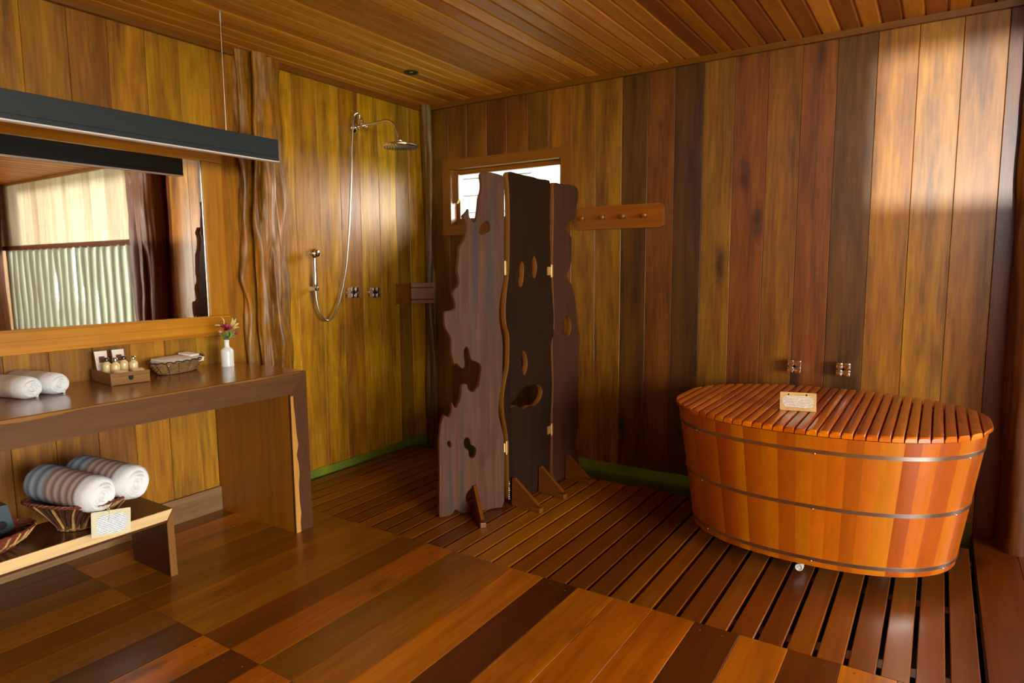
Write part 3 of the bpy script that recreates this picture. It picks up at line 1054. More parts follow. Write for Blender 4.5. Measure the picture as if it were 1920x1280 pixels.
for k in range(14):
    a = 2 * pi * k / 14
    mb.tube([(.086 * cos(a) * .72, .086 * sin(a) * 1.38, .004), (.118 * cos(a) * .74, .118 * sin(a) * 1.4, .06)], .003, 5)
mb.build('stakes', 'wicker_dark', CB)['kind'] = 'stuff'
NP = thing('paper_stack', 'stack of folded white paper sheets lying in the oval basket', 'paper', (.125, -2.175, CZ + .052), radians(14))
mb = MB(); mb.box(-.062, .062, -.118, .118, 0, .014, .003); mb.box(-.06, .063, -.116, .119, .0145, .024, .003); o = mb.build('sheets', 'paper', NP, smooth=40)
o.rotation_euler = (0, .10, 0)
mb = MB(); mb.box(-.055, .03, .055, .116, .026, .036, .003); o = mb.build('folded_note', 'paper', NP, smooth=40)
o.rotation_euler = (0, .10, 0)

# ---- vase with flowers
VS = thing('flower_vase', 'white ceramic bottle vase holding a crimson flower at the counter end', 'vase', (.185, -1.925, CZ))
mb = MB()
mb.lathe([(0, 0), (.033, 0), (.0345, .003), (.0345, .012), (.0335, .014), (.034, .05), (.0345, .082), (.033, .092), (.026, .101), (.016, .108), (.0135, .113), (.013, .140), (.0145, .146), (.0145, .149), (.011, .149), (.011, .14), (0, .14)], 36)
mb.build('vase_body', 'white_cer', VS, smooth=50)
FL = thing('flower_sprig', 'crimson flower with green leaves and pale buds in the white vase', 'flower', (.185, -1.925, CZ + .118))
FL.scale = (1.3, 1.3, 1.2)


def leafmesh(mb, base, tip, w, bend=.01):
    base, tip = Vector(base), Vector(tip)
    d = tip - base
    side = d.cross(Vector((.6, .3, .7))).normalized()
    nrm = side.cross(d).normalized()
    L_ = []
    R_ = []
    C_ = []
    for i in range(6):
        t = i / 5
        ww = w * sin(pi * min(max(t * .92 + .04, 0), 1)) ** .8
        c = base + d * t + nrm * bend * sin(pi * t)
        C_.append(c); L_.append(c + side * ww - nrm * .002); R_.append(c - side * ww - nrm * .002)
    fs = []
    vs = L_ + C_ + R_
    for i in range(5):
        fs += [[i, i + 1, 6 + i + 1, 6 + i], [6 + i, 6 + i + 1, 12 + i + 1, 12 + i]]
    mb.add(vs, fs)


mb = MB()
for (x, y, z) in ((.012, -.006, .085), (.0, .022, .09), (.006, .035, .075), (-.01, -.025, .06)):
    mb.tube([(0, 0, 0), (x * .4, y * .4, z * .5), (x, y, z)], .0016, 6)
mb.build('stems', 'leaf', FL)
for i in range(16):
    a = i * 2.4
    rr = UNI(.02, .04)
    z = UNI(.035, .07)
    mb = MB()
    leafmesh(mb, (cos(a) * .004, sin(a) * .004, .03), (cos(a) * rr * .7, sin(a) * rr * 1.1, z - .01 + .02 * RND()), .0055)
    mb.build('leaf', 'leaf', FL)
for (x, y, z, tx, ty, tz) in ((.0, -.012, .09, .002, -.018, .135), (.0, .025, .085, .004, .048, .122), (.004, .03, .08, .01, .058, .100), (.0, -.02, .085, .0, -.05, .098), (.002, .03, .07, .012, .055, .082), (.002, .02, .09, 0, .034, .126)):
    mb = MB(); leafmesh(mb, (x, y, z), (tx, ty, tz), .005); mb.build('bud', 'leaf_pale', FL)
for i in range(11):
    a = i * 2.39996
    rr = .010 + .0016 * i
    mb = MB()
    c = Vector((.016, -.010, .078))
    leafmesh(mb, c + Vector((cos(a) * .004, sin(a) * .004, -.006)), c + Vector((cos(a) * rr * .9, sin(a) * rr * 1.15, .028 - .0015 * i)), .013, .008)
    mb.build('petal', 'petal', FL)
for (y, z) in ((-.034, .068), (.04, .055)):
    mb = MB(); c = Vector((.012, y, z))
    bmq = bmesh.new(); bmesh.ops.create_icosphere(bmq, subdivisions=2, radius=.0085)
    mb.bm(bmq, Matrix.Translation(c) @ Matrix.Diagonal((1, 1.2, .8, 1)))
    mb.build('small_bloom', 'petal_pink' if y < 0 else 'petal', FL, smooth=60)

# ---- big flared basket on the bench with two striped towels and a tag
TB = thing('towel_basket', 'flared dark woven basket with striped towels on the low bench', 'basket', (.445, -2.80, BZ), radians(8))
SXB, SYB = .85, 1.10


def bprof(t):
    return .098 + .105 * t ** 1.4, .004 + .122 * t


def rimz(a, t):
    return .026 * t * t * (sin(a) ** 2) - .012 * t * t * (cos(a) ** 2)


mb = MB()
for k in range(46):
    a = 2 * pi * k / 46
    pts = []
    for i in range(7):
        t = i / 6
        r_, z = bprof(t)
        aa = a + .35 * t
        pts.append((r_ * cos(aa) * SXB, r_ * sin(aa) * SYB, z + rimz(aa, t)))
    mb.cur = 0 if k % 3 else 1
    mb.tube(pts, [.0055, .006, .006, .0055, .005, .005, .0045], 5)
mb.build('stakes', ['wicker_dark', 'wicker_pale'], TB, smooth=60)['kind'] = 'stuff'
mb = MB()
vs, fs = [], []
for i in range(7):
    t = i / 6
    r_, z = bprof(t)
    for k in range(48):
        a = 2 * pi * k / 48
        vs.append(((r_ - .006) * cos(a) * SXB, (r_ - .006) * sin(a) * SYB, z + rimz(a, t)))
for i in range(6):
    for k in range(48):
        l = (k + 1) % 48
        fs.append([i * 48 + k, i * 48 + l, (i + 1) * 48 + l, (i + 1) * 48 + k])
fs.append(list(range(48)))
mb.add(vs, fs)
mb.build('inner_lining', 'wicker_dark', TB, smooth=60)
mb = MB()
for i in range(4):
    r_, z = .101, .006 + i * .0075
    mb.tube([((r_ + .003 * (1 if (k // 2 + i) % 2 else -1)) * cos(2 * pi * k / 92) * SXB, (r_ + .003 * (1 if (k // 2 + i) % 2 else -1)) * sin(2 * pi * k / 92) * SYB, z) for k in range(92)], .0045, 5, closed=True)
mb.build('base_band', 'wicker', TB, smooth=60)
mb = MB()
for ph in (0, pi):
    pts = []
    for k in range(240):
        a = 2 * pi * k / 240
        r_ = .204 + .004 * cos(30 * a + ph)
        pts.append((r_ * cos(a) * SXB, r_ * sin(a) * SYB, .128 + rimz(a, 1) + .0045 * sin(30 * a + ph)))
    mb.tube(pts, .0042, 5, closed=True)
mb.build('rim_braid', 'wicker_red', TB, smooth=60)
gt = 'striped towels in the bench basket'
towel('rolled_towel', 'rolled grey and beige striped towel in the basket, front one', (.455, -2.862, BZ + .172), radians(16), radians(5), .36, .078, 'towel_stripe', gt, 1)
towel('rolled_towel', 'rolled grey and beige striped towel in the basket, rear one', (.432, -2.706, BZ + .172), radians(14), radians(3), .36, .078, 'towel_stripe', gt, 1)
TG = thing('basket_tag', 'pale cardboard tag with printed label tied to the towel basket', 'tag', (.652, -2.795, .30), radians(0))
mb = MB()
mb.prism([(-.082, .018), (.070, -.006), (.077, .098), (.074, .101), (-.073, .124), (-.077, .121)], 'X', -.0015, .0015)
mb.build('card', 'cardpale', TG)
mb = MB()
mb.prism([(-.060, .036), (-.048, .024), (.034, .012), (.058, .032), (.060, .070), (.044, .088), (-.042, .100), (-.060, .084)], 'X', .0016, .0024)
mb.build('printed_label', 'tagprint', TG)
mb = MB()
mb.tube([(.003, -.008, .108), (.008, -.010, .122), (-.01, -.011, .135), (-.03, -.012, .130)], .0016, 6)
mb.tube([(.003, -.008, .108), (.008, -.014, .112), (.004, -.016, .124), (-.012, -.010, .133)], .0016, 6)
mb.tube([(.003, -.008, .108), (.005, -.012, .088), (.004, -.016, .068)], .0014, 6)
mb.build('string_bow', 'string', TG)

# ---- tray and box cut by the left edge
TR = thing('wicker_tray', 'reddish wicker tray on the bench cut by the left edge', 'tray', (.42, -3.20, BZ))
mb = MB()
for k in range(30):
    a = 2 * pi * k / 30
    mb.tube([(.10 * cos(a) * .9, .14 * sin(a), .004), (.135 * cos(a) * .9, .185 * sin(a), .03), (.155 * cos(a) * .9, .215 * sin(a), .066)], .005, 5)
mb.build('stakes', 'wicker_pale', TR)['kind'] = 'stuff'
mb = MB()
weave(mb, lambda t: (.105 + .05 * t, .004 + .062 * t), .88, 1.36, 10, .002, .005, n=72, per=36)
mb.build('woven_side', 'wicker_red', TR, smooth=60)
mb = MB(); mb.lathe([(0, .0), (.105, .0), (.105, .008), (0, .008)], 40, sx=.88, sy=1.36); mb.build('tray_base', 'wicker_red', TR)
SB = thing('slate_case', 'dark blue-grey case with a round vent standing in the tray', 'case', (.33, -3.115, BZ + .0085))
mb = MB(); mb.prism([(-.15, 0), (.085, 0), (.060, .135), (-.13, .135)], 'X', -.04, .04); mb.build('case_body', 'slate', SB)
mb = MB(); mb.prism([(.035 + .018 * cos(i * pi / 8), .055 + .018 * sin(i * pi / 8)) for i in range(16)], 'X', .0401, .0415); mb.build('round_vent', 'dark', SB)


# ================================================================== shower corner
def orient(o, mat):
    o.matrix_world = mat


SH = thing('overhead_shower', 'chrome wall shower arm with a round rain head', 'shower', (0, -.748, 2.375))
mb = MB()
rxm = Matrix.Rotation(radians(90), 4, 'Y')
mb.lathe([(0, .0005), (.034, .0005), (.036, .006), (.030, .016), (.017, .024), (.014, .03), (0, .03)], 28, mat=rxm)
mb.build('wall_flange', 'chrome', SH, smooth=50)
mb = MB()
arm = [(.02, 0, 0), (.09, 0, .003), (.30, 0, .012)] + [(.30 + .115 * sin(a), 0, .012 - .115 * (1 - cos(a))) for a in [radians(12 * i) for i in range(1, 7)]]
arm.append((.428, 0, -.115))
mb.tube(arm, .0105, 14)
mb.build('arm', 'chrome', SH, smooth=60)
mb = MB()
for x in (.055, .10, .118):
    mb.lathe([(0, -.004), (.0155, -.004), (.0165, 0), (.0155, .004), (0, .004)], 20, (x, 0, .003), mat=rxm)
mb.build('collar', 'chrome', SH, smooth=50)
mb = MB(); mb.lathe([(0, 0), (.011, 0), (.011, .018), (.014, .019), (.014, .034), (.011, .035), (.008, .05), (0, .05)], 18, (.078, 0, .008)); mb.build('hose_outlet', 'chrome', SH, smooth=50)
mb = MB(); mb.lathe([(0, -.142), (.012, -.142), (.017, -.134), (.0165, -.126), (.012, -.119), (.012, -.108), (0, -.108)], 20, (.430, 0, 0)); mb.build('ball_joint', 'chrome', SH, smooth=50)
mb = MB(); mb.lathe([(0, -.176), (.112, -.176), (.121, -.171), (.122, -.165), (.112, -.158), (.05, -.149), (.02, -.142), (0, -.141)], 48, (.432, 0, 0)); hd = mb.build('rain_head', 'chrome', SH, smooth=40)
mb = MB()
for ring in range(1, 7):
    for k in range(ring * 6):
        a = 2 * pi * k / (ring * 6)
        mb.lathe([(0, -.182), (.0022, -.1815), (.003, -.176), (0, -.176)], 6, (.432 + ring * .0175 * cos(a), ring * .0175 * sin(a), 0))
mb.build('nozzles', 'rubber', hd)

HS = thing('hand_shower', 'chrome hand shower with ball head and long hose on the wall', 'shower', (0, 0, 0))
HOSE = [(-0.764, 2.428), (-0.766, 2.449), (-0.781, 2.461), (-0.798, 2.443), (-0.81, 2.392), (-0.823, 2.284), (-0.838, 2.104), (-0.858, 1.887), (-0.88, 1.67), (-0.909, 1.452), (-0.945, 1.307), (-0.989, 1.181), (-1.035, 1.1), (-1.083, 1.06), (-1.128, 1.07), (-1.166, 1.126), (-1.184, 1.2), (-1.188, 1.26)]
HAND = [(-1.193, 1.502), (-1.184, 1.45), (-1.185, 1.312)]
hose = HOSE
mb = MB()
pts = [Vector((.078 if i < 3 else .062, p[0], p[1])) for i, p in enumerate(hose)]
sm = []
for i in range(len(pts) - 1):
    p0, p1, p2, p3 = pts[max(i - 1, 0)], pts[i], pts[i + 1], pts[min(i + 2, len(pts) - 1)]
    for q in range(5):
        t = q / 5
        sm.append(.5 * ((2 * p1) + (p2 - p0) * t + (2 * p0 - 5 * p1 + 4 * p2 - p3) * t * t + (3 * p1 - p0 - 3 * p2 + p3) * t ** 3))
sm.append(pts[-1])
mb.tube(sm, [.0072 + .0005 * (i % 2) for i in range(len(sm))], 9)
mb.build('hose', 'steel', HS, smooth=60)
hb, hm = Vector((.062, HOSE[-1][0], HOSE[-1][1])), Vector((.064, HAND[1][0] - .004, HAND[1][1] + .03))
mb = MB(); mb.tube([hb + Vector((0, 0, .0)), hb + Vector((0, 0, .03)), hb + Vector((0, 0, .033)), hb + Vector((0, 0, .05)), hm], [.011, .011, .0135, .0125, .0125], 16); mb.build('handle', 'chrome', HS, smooth=50)
mb = MB()
bmq = bmesh.new(); bmesh.ops.create_uvsphere(bmq, u_segments=24, v_segments=16, radius=.034)
mb.bm(bmq, Matrix.Translation((.062, HAND[0][0], HAND[0][1])))
mb.lathe([(0, 0), (.022, 0), (.022, .014), (.014, .018), (0, .018)], 20, (.062, HAND[0][0], HAND[0][1]), mat=Matrix.Rotation(radians(90), 4, 'Y') @ Matrix.Translation((0, 0, .022)))
mb.build('ball_head', 'chrome', HS, smooth=50)
mb = MB(); mb.box(.0005, .05, hb.y - .009, hb.y + .009, hb.z - .002, hb.z + .028, .004); mb.box(.045, .078, hb.y - .017, hb.y + .017, hb.z + .0, hb.z + .024, .005); mb.build('wall_bracket', 'chrome', HS, smooth=50)


def tap(label, loc, rz, group):
    t = thing('tap_handle', label, 'tap', loc, rz, group)     # local +x points away from the wall
    mb = MB(); mb.lathe([(0, .0005), (.026, .0005), (.026, .004), (.014, .010), (.011, .03), (0, .03)], 24, mat=rxm); mb.build('escutcheon', 'chrome', t, smooth=40)
    for sy in (-1, 1):
        for sz in (-1, 1):
            mb = MB(); mb.box(.030, .066, sy * .020 - .0165, sy * .020 + .0165, sz * .020 - .0165, sz * .020 + .0165, .0035); mb.build('handle_lobe', 'chrome', t, smooth=40)
    mb = MB(); mb.box(.033, .056, -.028, .028, -.009, .009); mb.box(.033, .056, -.009, .009, -.028, .028); mb.build('handle_core', 'chrome', t)
    return t


tap('chrome cross tap below the shower hose, left one of the pair', (0, -.849, 1.236), 0, 'shower taps')
tap('chrome cross tap on the shower wall, right one of the pair', (0, -.640, 1.230), 0, 'shower taps')
tap('chrome cross tap above the tub, left one', (2.803, 0, .825), radians(-90), 'tub taps')
tap('chrome cross tap above the tub, right one', (3.057, 0, .827), radians(-90), 'tub taps')

CS = thing('corner_shelf', 'brown wooden soap shelf mounted in the shower corner', 'shelf', (0, 0, 1.13))
mb = MB(); mb.box(.001, .022, -.37, -.10, 0, .158, .002); mb.build('back_board', 'pegrail', CS)
mb = MB(); mb.prism([(.023, -.235), (.050, -.25), (.150, -.09), (.023, -.09)], 'Z', .126, .158); mb.build('shelf_board', 'winframe', CS)
mb = MB(); mb.prism([(.023, -.235), (.050, -.25), (.150, -.09), (.023, -.09)], 'Z', .034, .118); mb.build('shelf_board', 'winframe', CS)
mb = MB(); mb.prism([(.023, -.235), (.050, -.25), (.150, -.09), (.023, -.09)], 'Z', .0, .026); mb.build('shelf_board', 'winframe', CS)
mb = MB(); mb.prism([(.023, -.23), (.046, -.24), (.140, -.092), (.023, -.092)], 'Z', .001, .157); mb.build('shelf_core', 'dark', CS)

DL = thing('recessed_downlight', 'small black recessed downlight in the ceiling above the shower', 'light', (.56, -.768, RZ))
mb = MB(); mb.lathe([(.030, -.001), (.046, -.001), (.048, -.004), (.046, -.006), (.034, -.005), (.030, -.001)], 32); mb.build('bezel', 'black_line', DL, smooth=40)
mb = MB(); mb.lathe([(0, -.0012), (.032, -.0012), (.032, -.0006), (0, -.0006)], 28); mb.build('lamp_face', 'dark', DL)
mb = MB(); mb.lathe([(0, -.004), (.010, -.004), (.013, -.0015), (0, -.0015)], 18); mb.build('lens', 'steel', DL, smooth=40)

# ================================================================== back wall fittings
PR = thing('peg_rail', 'wooden wall rail with four pegs beside the window', 'coat rack', (1.37, 0, 1.652))
mb = MB()
cor = []
for (cx_, cz_, a0) in ((.59, .13, 0), (.028, .13, 90), (.028, .028, 180), (.59, .024, 270)):
    cor += [(cx_ + .026 * cos(radians(a0 + 18 * i)), cz_ + .024 * sin(radians(a0 + 18 * i))) for i in range(6)]
mb.prism(cor, 'Y', -.028, -.0005)
mb.build('backboard', 'pegrail', PR)
for x in (.062, .212, .357, .507):
    mb = MB(); mb.lathe([(0, .028), (.012, .028), (.012, .062), (.016, .068), (.018, .076), (.013, .082), (0, .083)], 18, (x, 0, .078), mat=Matrix.Rotation(radians(90), 4, 'X')); mb.build('peg', 'pegrail', PR, smooth=50)
for x in (.03, .588):
    mb = MB(); mb.lathe([(0, .028), (.005, .028), (.005, .0295), (0, .0295)], 12, (x, 0, .08), mat=Matrix.Rotation(radians(90), 4, 'X')); mb.build('screw_plug', 'screen_foot', PR)

# ================================================================== folding screen
PAN = {"p1":[[[0.276,1.919],[0.302,1.926],[0.332,1.925],[0.367,1.919],[0.397,1.913],[0.412,1.902],[0.416,1.886],[0.415,1.726],[0.414,1.581],[0.413,1.452],[0.412,1.366],
    [0.405,1.321],[0.394,1.263],[0.385,1.214],[0.379,1.157],[0.381,1.09],[0.394,1.023],[0.399,0.964],[0.4,0.967],[0.398,0.858],[0.393,0.748],[0.38,0.681],[0.37,0.622],
    [0.371,0.554],[0.389,0.475],[0.402,0.422],[0.403,0.335],[0.405,0.273],[0.402,0.16],[0.4,0.001],[0.348,0.007],[0.302,0.007],[0.257,-0.005],[0.221,0.003],[0.176,0.001],
    [0.146,0.004],[0.119,0.023],[0.098,0.039],[0.085,0.017],[0.063,0.002],[0.011,-0.003],[0.001,0.003],[0.003,0.097],[0.008,0.265],[0.009,0.432],[0.012,0.481],[0.021,0.538],
    [0.035,0.582],[0.048,0.589],[0.063,0.575],[0.075,0.578],[0.084,0.607],[0.087,0.664],[0.1,0.634],[0.112,0.62],[0.13,0.656],[0.136,0.664],[0.144,0.717],[0.146,0.75],
    [0.157,0.756],[0.181,0.754],[0.187,0.718],[0.217,0.703],[0.231,0.723],[0.247,0.734],[0.253,0.75],[0.258,0.808],[0.267,0.841],[0.254,0.867],[0.233,0.877],[0.205,0.887],
    [0.197,0.912],[0.19,0.953],[0.178,0.966],[0.165,0.951],[0.164,0.906],[0.17,0.872],[0.165,0.848],[0.15,0.841],[0.129,0.863],[0.112,0.878],[0.105,0.86],[0.1,0.885],
    [0.089,0.926],[0.089,0.983],[0.088,1.013],[0.077,1.042],[0.057,1.071],[0.052,1.111],[0.052,1.155],[0.067,1.168],[0.092,1.166],[0.116,1.177],[0.118,1.197],[0.11,1.229],
    [0.098,1.262],[0.115,1.285],[0.139,1.309],[0.141,1.348],[0.129,1.38],[0.137,1.436],[0.142,1.475],[0.144,1.515],[0.17,1.547],[0.181,1.578],[0.189,1.626],[0.184,1.653],
    [0.172,1.669],[0.165,1.684],[0.189,1.704],[0.204,1.728],[0.205,1.685],[0.214,1.666],[0.23,1.649],[0.243,1.658],[0.25,1.682],[0.257,1.73],[0.262,1.785],[0.275,1.817],
    [0.28,1.856],[0.272,1.899]],[[0.264,1.591],[0.268,1.619],[0.282,1.643],[0.303,1.66],[0.322,1.654],[0.327,1.628],[0.324,1.6],[0.298,1.596],[0.281,1.584]],[[0.155,0.419],
    [0.161,0.444],[0.179,0.448],[0.193,0.428],[0.193,0.402],[0.213,0.396],[0.229,0.373],[0.225,0.343],[0.212,0.323],[0.192,0.326],[0.183,0.352],[0.186,0.373],[0.169,0.381],
    [0.158,0.398]],[[0.058,0.43],[0.066,0.442],[0.079,0.432],[0.08,0.403],[0.068,0.4],[0.06,0.417]],[[0.162,0.086],[0.165,0.115],[0.183,0.14],[0.209,0.145],[0.222,0.124],
    [0.22,0.094],[0.204,0.066],[0.177,0.06]]],"p2":[[[0.027,1.926],[0.05,1.943],[0.089,1.942],[0.181,1.936],[0.264,1.937],[0.349,1.93],[0.445,1.937],[0.465,1.925],
    [0.46,1.774],[0.457,1.556],[0.468,1.522],[0.46,1.437],[0.468,1.36],[0.481,1.265],[0.492,1.178],[0.503,1.099],[0.496,1.021],[0.503,0.982],[0.47,0.929],[0.465,0.874],
    [0.473,0.77],[0.483,0.674],[0.477,0.581],[0.465,0.478],[0.467,0.402],[0.46,0.201],[0.453,0.014],[0.309,-0.004],[0.022,-0.007],[0.021,0.172],[0.018,0.305],[0.013,0.412],
    [0.002,0.476],[-0.02,0.549],[-0.026,0.619],[-0.019,0.687],[0.003,0.761],[0.029,0.826],[0.035,0.928],[0.035,1.022],[0.02,1.041],[0.002,1.098],[-0.0,1.17],[0.01,1.24],
    [0.024,1.318],[0.037,1.373],[0.042,1.467],[0.048,1.746],[0.039,1.883]],[[0.109,1.356],[0.137,1.412],[0.164,1.444],[0.184,1.404],[0.177,1.331],[0.156,1.283],[0.122,1.3],
    [0.106,1.332]],[[0.264,1.436],[0.283,1.477],[0.304,1.453],[0.319,1.403],[0.304,1.354],[0.282,1.329],[0.264,1.379]],[[0.161,0.915],[0.198,0.893],[0.217,0.829],
    [0.205,0.786],[0.175,0.75],[0.16,0.801],[0.153,0.863]],[[0.029,0.593],[0.057,0.614],[0.093,0.625],[0.115,0.657],[0.167,0.684],[0.234,0.688],[0.327,0.683],[0.367,0.654],
    [0.372,0.616],[0.343,0.575],[0.28,0.553],[0.226,0.567],[0.188,0.556],[0.143,0.564],[0.1,0.593],[0.057,0.583]]],"p3":[[[0.023,1.925],[0.061,1.93],[0.122,1.925],
    [0.218,1.931],[0.283,1.929],[0.317,1.904],[0.317,1.842],[0.293,1.795],[0.277,1.724],[0.235,1.704],[0.203,1.693],[0.179,1.657],[0.187,1.623],[0.228,1.615],[0.236,1.562],
    [0.234,1.42],[0.205,1.384],[0.181,1.349],[0.205,1.313],[0.238,1.294],[0.272,1.23],[0.293,1.166],[0.307,1.073],[0.325,0.989],[0.343,0.956],[0.338,0.827],[0.336,0.678],
    [0.328,0.528],[0.335,0.355],[0.321,0.296],[0.294,0.221],[0.322,0.122],[0.351,0.043],[0.346,-0.003],[0.16,-0.005],[0.014,-0.011],[0.019,0.338],[0.014,0.474],[0.03,0.624],
    [0.022,0.767],[0.014,0.927],[0.022,0.983],[0.039,1.02],[0.031,1.178],[0.019,1.36],[0.019,1.489],[0.031,1.778]],[[0.134,1.003],[0.142,1.065],[0.174,1.09],[0.215,1.079],
    [0.237,1.032],[0.232,0.968],[0.183,0.95],[0.142,0.967]]]}
SC = thing('folding_screen', 'three-panel folding screen of dark live-edge wood slabs with knot holes', 'screen', (1.406, -.983, 0))
PL = {'p1': ((1.192, -1.335), (1.414, -1.001)), 'p2': ((1.406, -.965), (1.438, -.517)), 'p3': ((1.436, -.493), (1.466, -.144))}
for nm, mt, th in (('p1', 'panel1', .034), ('p2', 'panel2', .036), ('p3', 'panel3', .034)):
    cu = bpy.data.curves.new('outline', 'CURVE')
    cu.dimensions = '2D'
    cu.fill_mode = 'BOTH'
    cu.extrude = th / 2 - .004
    cu.bevel_depth = .004
    cu.bevel_resolution = 1
    cu.offset = -.004
    for poly in PAN[nm]:
        # one pass of corner cutting for worn, rounded edges
        q = []
        for i in range(len(poly)):
            a, b_ = poly[i], poly[(i + 1) % len(poly)]
            q += [(a[0] * .75 + b_[0] * .25, a[1] * .75 + b_[1] * .25), (a[0] * .25 + b_[0] * .75, a[1] * .25 + b_[1] * .75)]
        sp = cu.splines.new('POLY')
        sp.points.add(len(q) - 1)
        for i, (u_, z_) in enumerate(q):
            sp.points[i].co = (u_, max(z_, .004), 0, 1)
        sp.use_cyclic_u = True
    tmp = bpy.data.objects.new('tmp', cu)
    COL.objects.link(tmp)
    dg = bpy.context.evaluated_depsgraph_get()
    me = bpy.data.meshes.new_from_object(tmp.evaluated_get(dg))
    bpy.data.objects.remove(tmp)
    me.materials.clear()
    me.materials.append(M[mt])
    me.materials.append(M['screen_edge_dark' if nm == 'p1' else 'screen_edge'])
    for pf in me.polygons:
        pf.material_index = 1 if abs(pf.normal.z) < .5 else 0
    o = bpy.data.objects.new('panel', me)
    COL.objects.link(o)
    (ax_, ay_), (bx_, by_) = PL[nm]
    l_ = sqrt((bx_ - ax_) ** 2 + (by_ - ay_) ** 2)
    d = Vector(((bx_ - ax_) / l_, (by_ - ay_) / l_, 0))
    nn = Vector((d.y, -d.x, 0))
    org = Vector((ax_, ay_, 0)) - nn * (th / 2)
    o.parent = SC
    o.matrix_world = Matrix(((d.x, 0, nn.x, org.x), (d.y, 0, nn.y, org.y), (0, 1, 0, 0), (0, 0, 0, 1)))
    o['label'] = {'p1': 'grey-brown slab with deep notches and holes', 'p2': 'nearly black slab with ragged holes', 'p3': 'dark brown slab nearest the wall'}[nm]
mb = MB()
for k in range(9):
    z = .035 + k * .013
    mb.box(1.4085, 1.4095, -.946 + UNI(-.004, .004), -.940 + UNI(-.003, .005), z, z + .006)
o = mb.build('painted_marks', 'paper', SC)
o.location = -SC.location
bpy.context.view_layer.update()
for (x, y, z, a) in ((1.412, -.985, 1.40, 30), (1.412, -.985, .36, 30), (1.440, -.505, 1.38, 86), (1.440, -.505, .37, 86)):
    H = thing('hinge', '', '', (0, 0, 0))
    del H['label'], H['category']
    H.parent = SC
    H.location = Vector((x, y, z)) - SC.location
    mb = MB(); mb.tube([(.006, 0, -.04), (.006, 0, .04)], .0065, 10); k = mb.build('knuckle', 'brass', H, smooth=50)
    mb = MB(); mb.box(.001, .006, -.042, 0, -.026, .026); k = mb.build('leaf_plate', 'brass', H)
    k.rotation_euler = (0, 0, radians(-33 if a == 30 else -4))
    mb = MB(); mb.box(.001, .006, 0, .022, -.036, .036); mb.build('leaf_plate', 'brass', H)
for (x0, y0, x1, y1) in ((1.305, -1.149, 1.470, -1.300), (1.422, -.925, 1.620, -.955), (1.436, -.640, 1.625, -.675), (1.455, -.325, 1.635, -.350)):
    d = Vector((x1 - x0, y1 - y0, 0))
    l_ = d.length
    F = bpy.data.objects.new('foot', None)
    COL.objects.link(F)
    F.parent = SC
    F.location = Vector((x0, y0, 0)) - SC.location
    F.rotation_euler = (0, 0, math.atan2(d.y, d.x))
    mb = MB()
    mb.box(.004, l_ + .02, -.017, .017, .001, .03, .004)
    mb.build('base_bar', 'screen_foot', F)
    mb = MB()
    mb.prism([(.004, .030), (l_ - .035, .030), (l_ + .005, .042), (.022, .165), (.004, .165)], 'Y', -.010, .010)
    mb.build('brace', 'screen_foot', F)

# ================================================================== tub
TX, TY, NE = 3.024, -.622, 2.28
ZB, ZT = .09, .695


def tsize(z):
    k = (z - .09) / (.70 - .09)
    return .586 + .086 * k, .437 + .099 * k


def sup(t, a, b_):
    c, s_ = cos(t), sin(t)
    return a * math.copysign(abs(c) ** (2 / NE), c), b_ * math.copysign(abs(s_) ** (2 / NE), s_)


# arclength table of the rim
NT = 3600
tab = [0.]
pv = sup(0, .63, .49)
for i in range(1, NT + 1):
    q = sup(2 * pi * i / NT, .63, .49)
    tab.append(tab[-1] + sqrt((q[0] - pv[0]) ** 2 + (q[1] - pv[1]) ** 2))
    pv = q


def param(u):
    """angle at fraction u of the perimeter"""
    s_ = (u % 1) * tab[-1]
    lo, hi = 0, NT
    while hi - lo > 1:
        mid = (lo + hi) // 2
        if tab[mid] <= s_:
            lo = mid
        else:
            hi = mid
    f_ = (s_ - tab[lo]) / max(tab[hi] - tab[lo], 1e-9)
    return 2 * pi * (lo + f_) / NT


TUB = thing('wooden_tub', 'oval cedar soaking tub with three steel hoops standing by the wall', 'bathtub', (TX, TY, 0))
NST = 50
cuts = [0.]
while cuts[-1] < 1:
    cuts.append(cuts[-1] + UNI(.014, .026))
cuts[-1] = 1.
ST = [lin(194, 106, 38), lin(188, 100, 36), lin(204, 120, 44), lin(180, 92, 34), lin(192, 104, 38), lin(174, 86, 34), lin(196, 110, 40)]
prevc = None
for i in range(len(cuts) - 1):
    mb = MB()
    vs, fs = [], []
    ns = 5
    for j in range(ns + 1):
        t = param(cuts[i] + (cuts[i + 1] - cuts[i]) * j / ns)
        e = .0008 if j in (0, ns) else 0
        for (z, th_) in ((ZB, 0), (ZT, 0), (ZT, .03), (ZB, .03)):
            a, b_ = tsize(z)
            x, y = sup(t, a - th_ - e, b_ - th_ - e)
            vs.append((x, y, z))
    for j in range(ns):
        for q in range(4):
            r_ = (q + 1) % 4
            fs.append([j * 4 + q, j * 4 + r_, j * 4 + 4 + r_, j * 4 + 4 + q])
    fs += [[0, 1, 2, 3], [ns * 4 + 3, ns * 4 + 2, ns * 4 + 1, ns * 4]]
    mb.add(vs, fs)
    o = mb.build('stave', 'stave', TUB, smooth=25)
    c = random.choice([q for q in ST if q != prevc])
    prevc = c
    o.color = vary(c, .06)


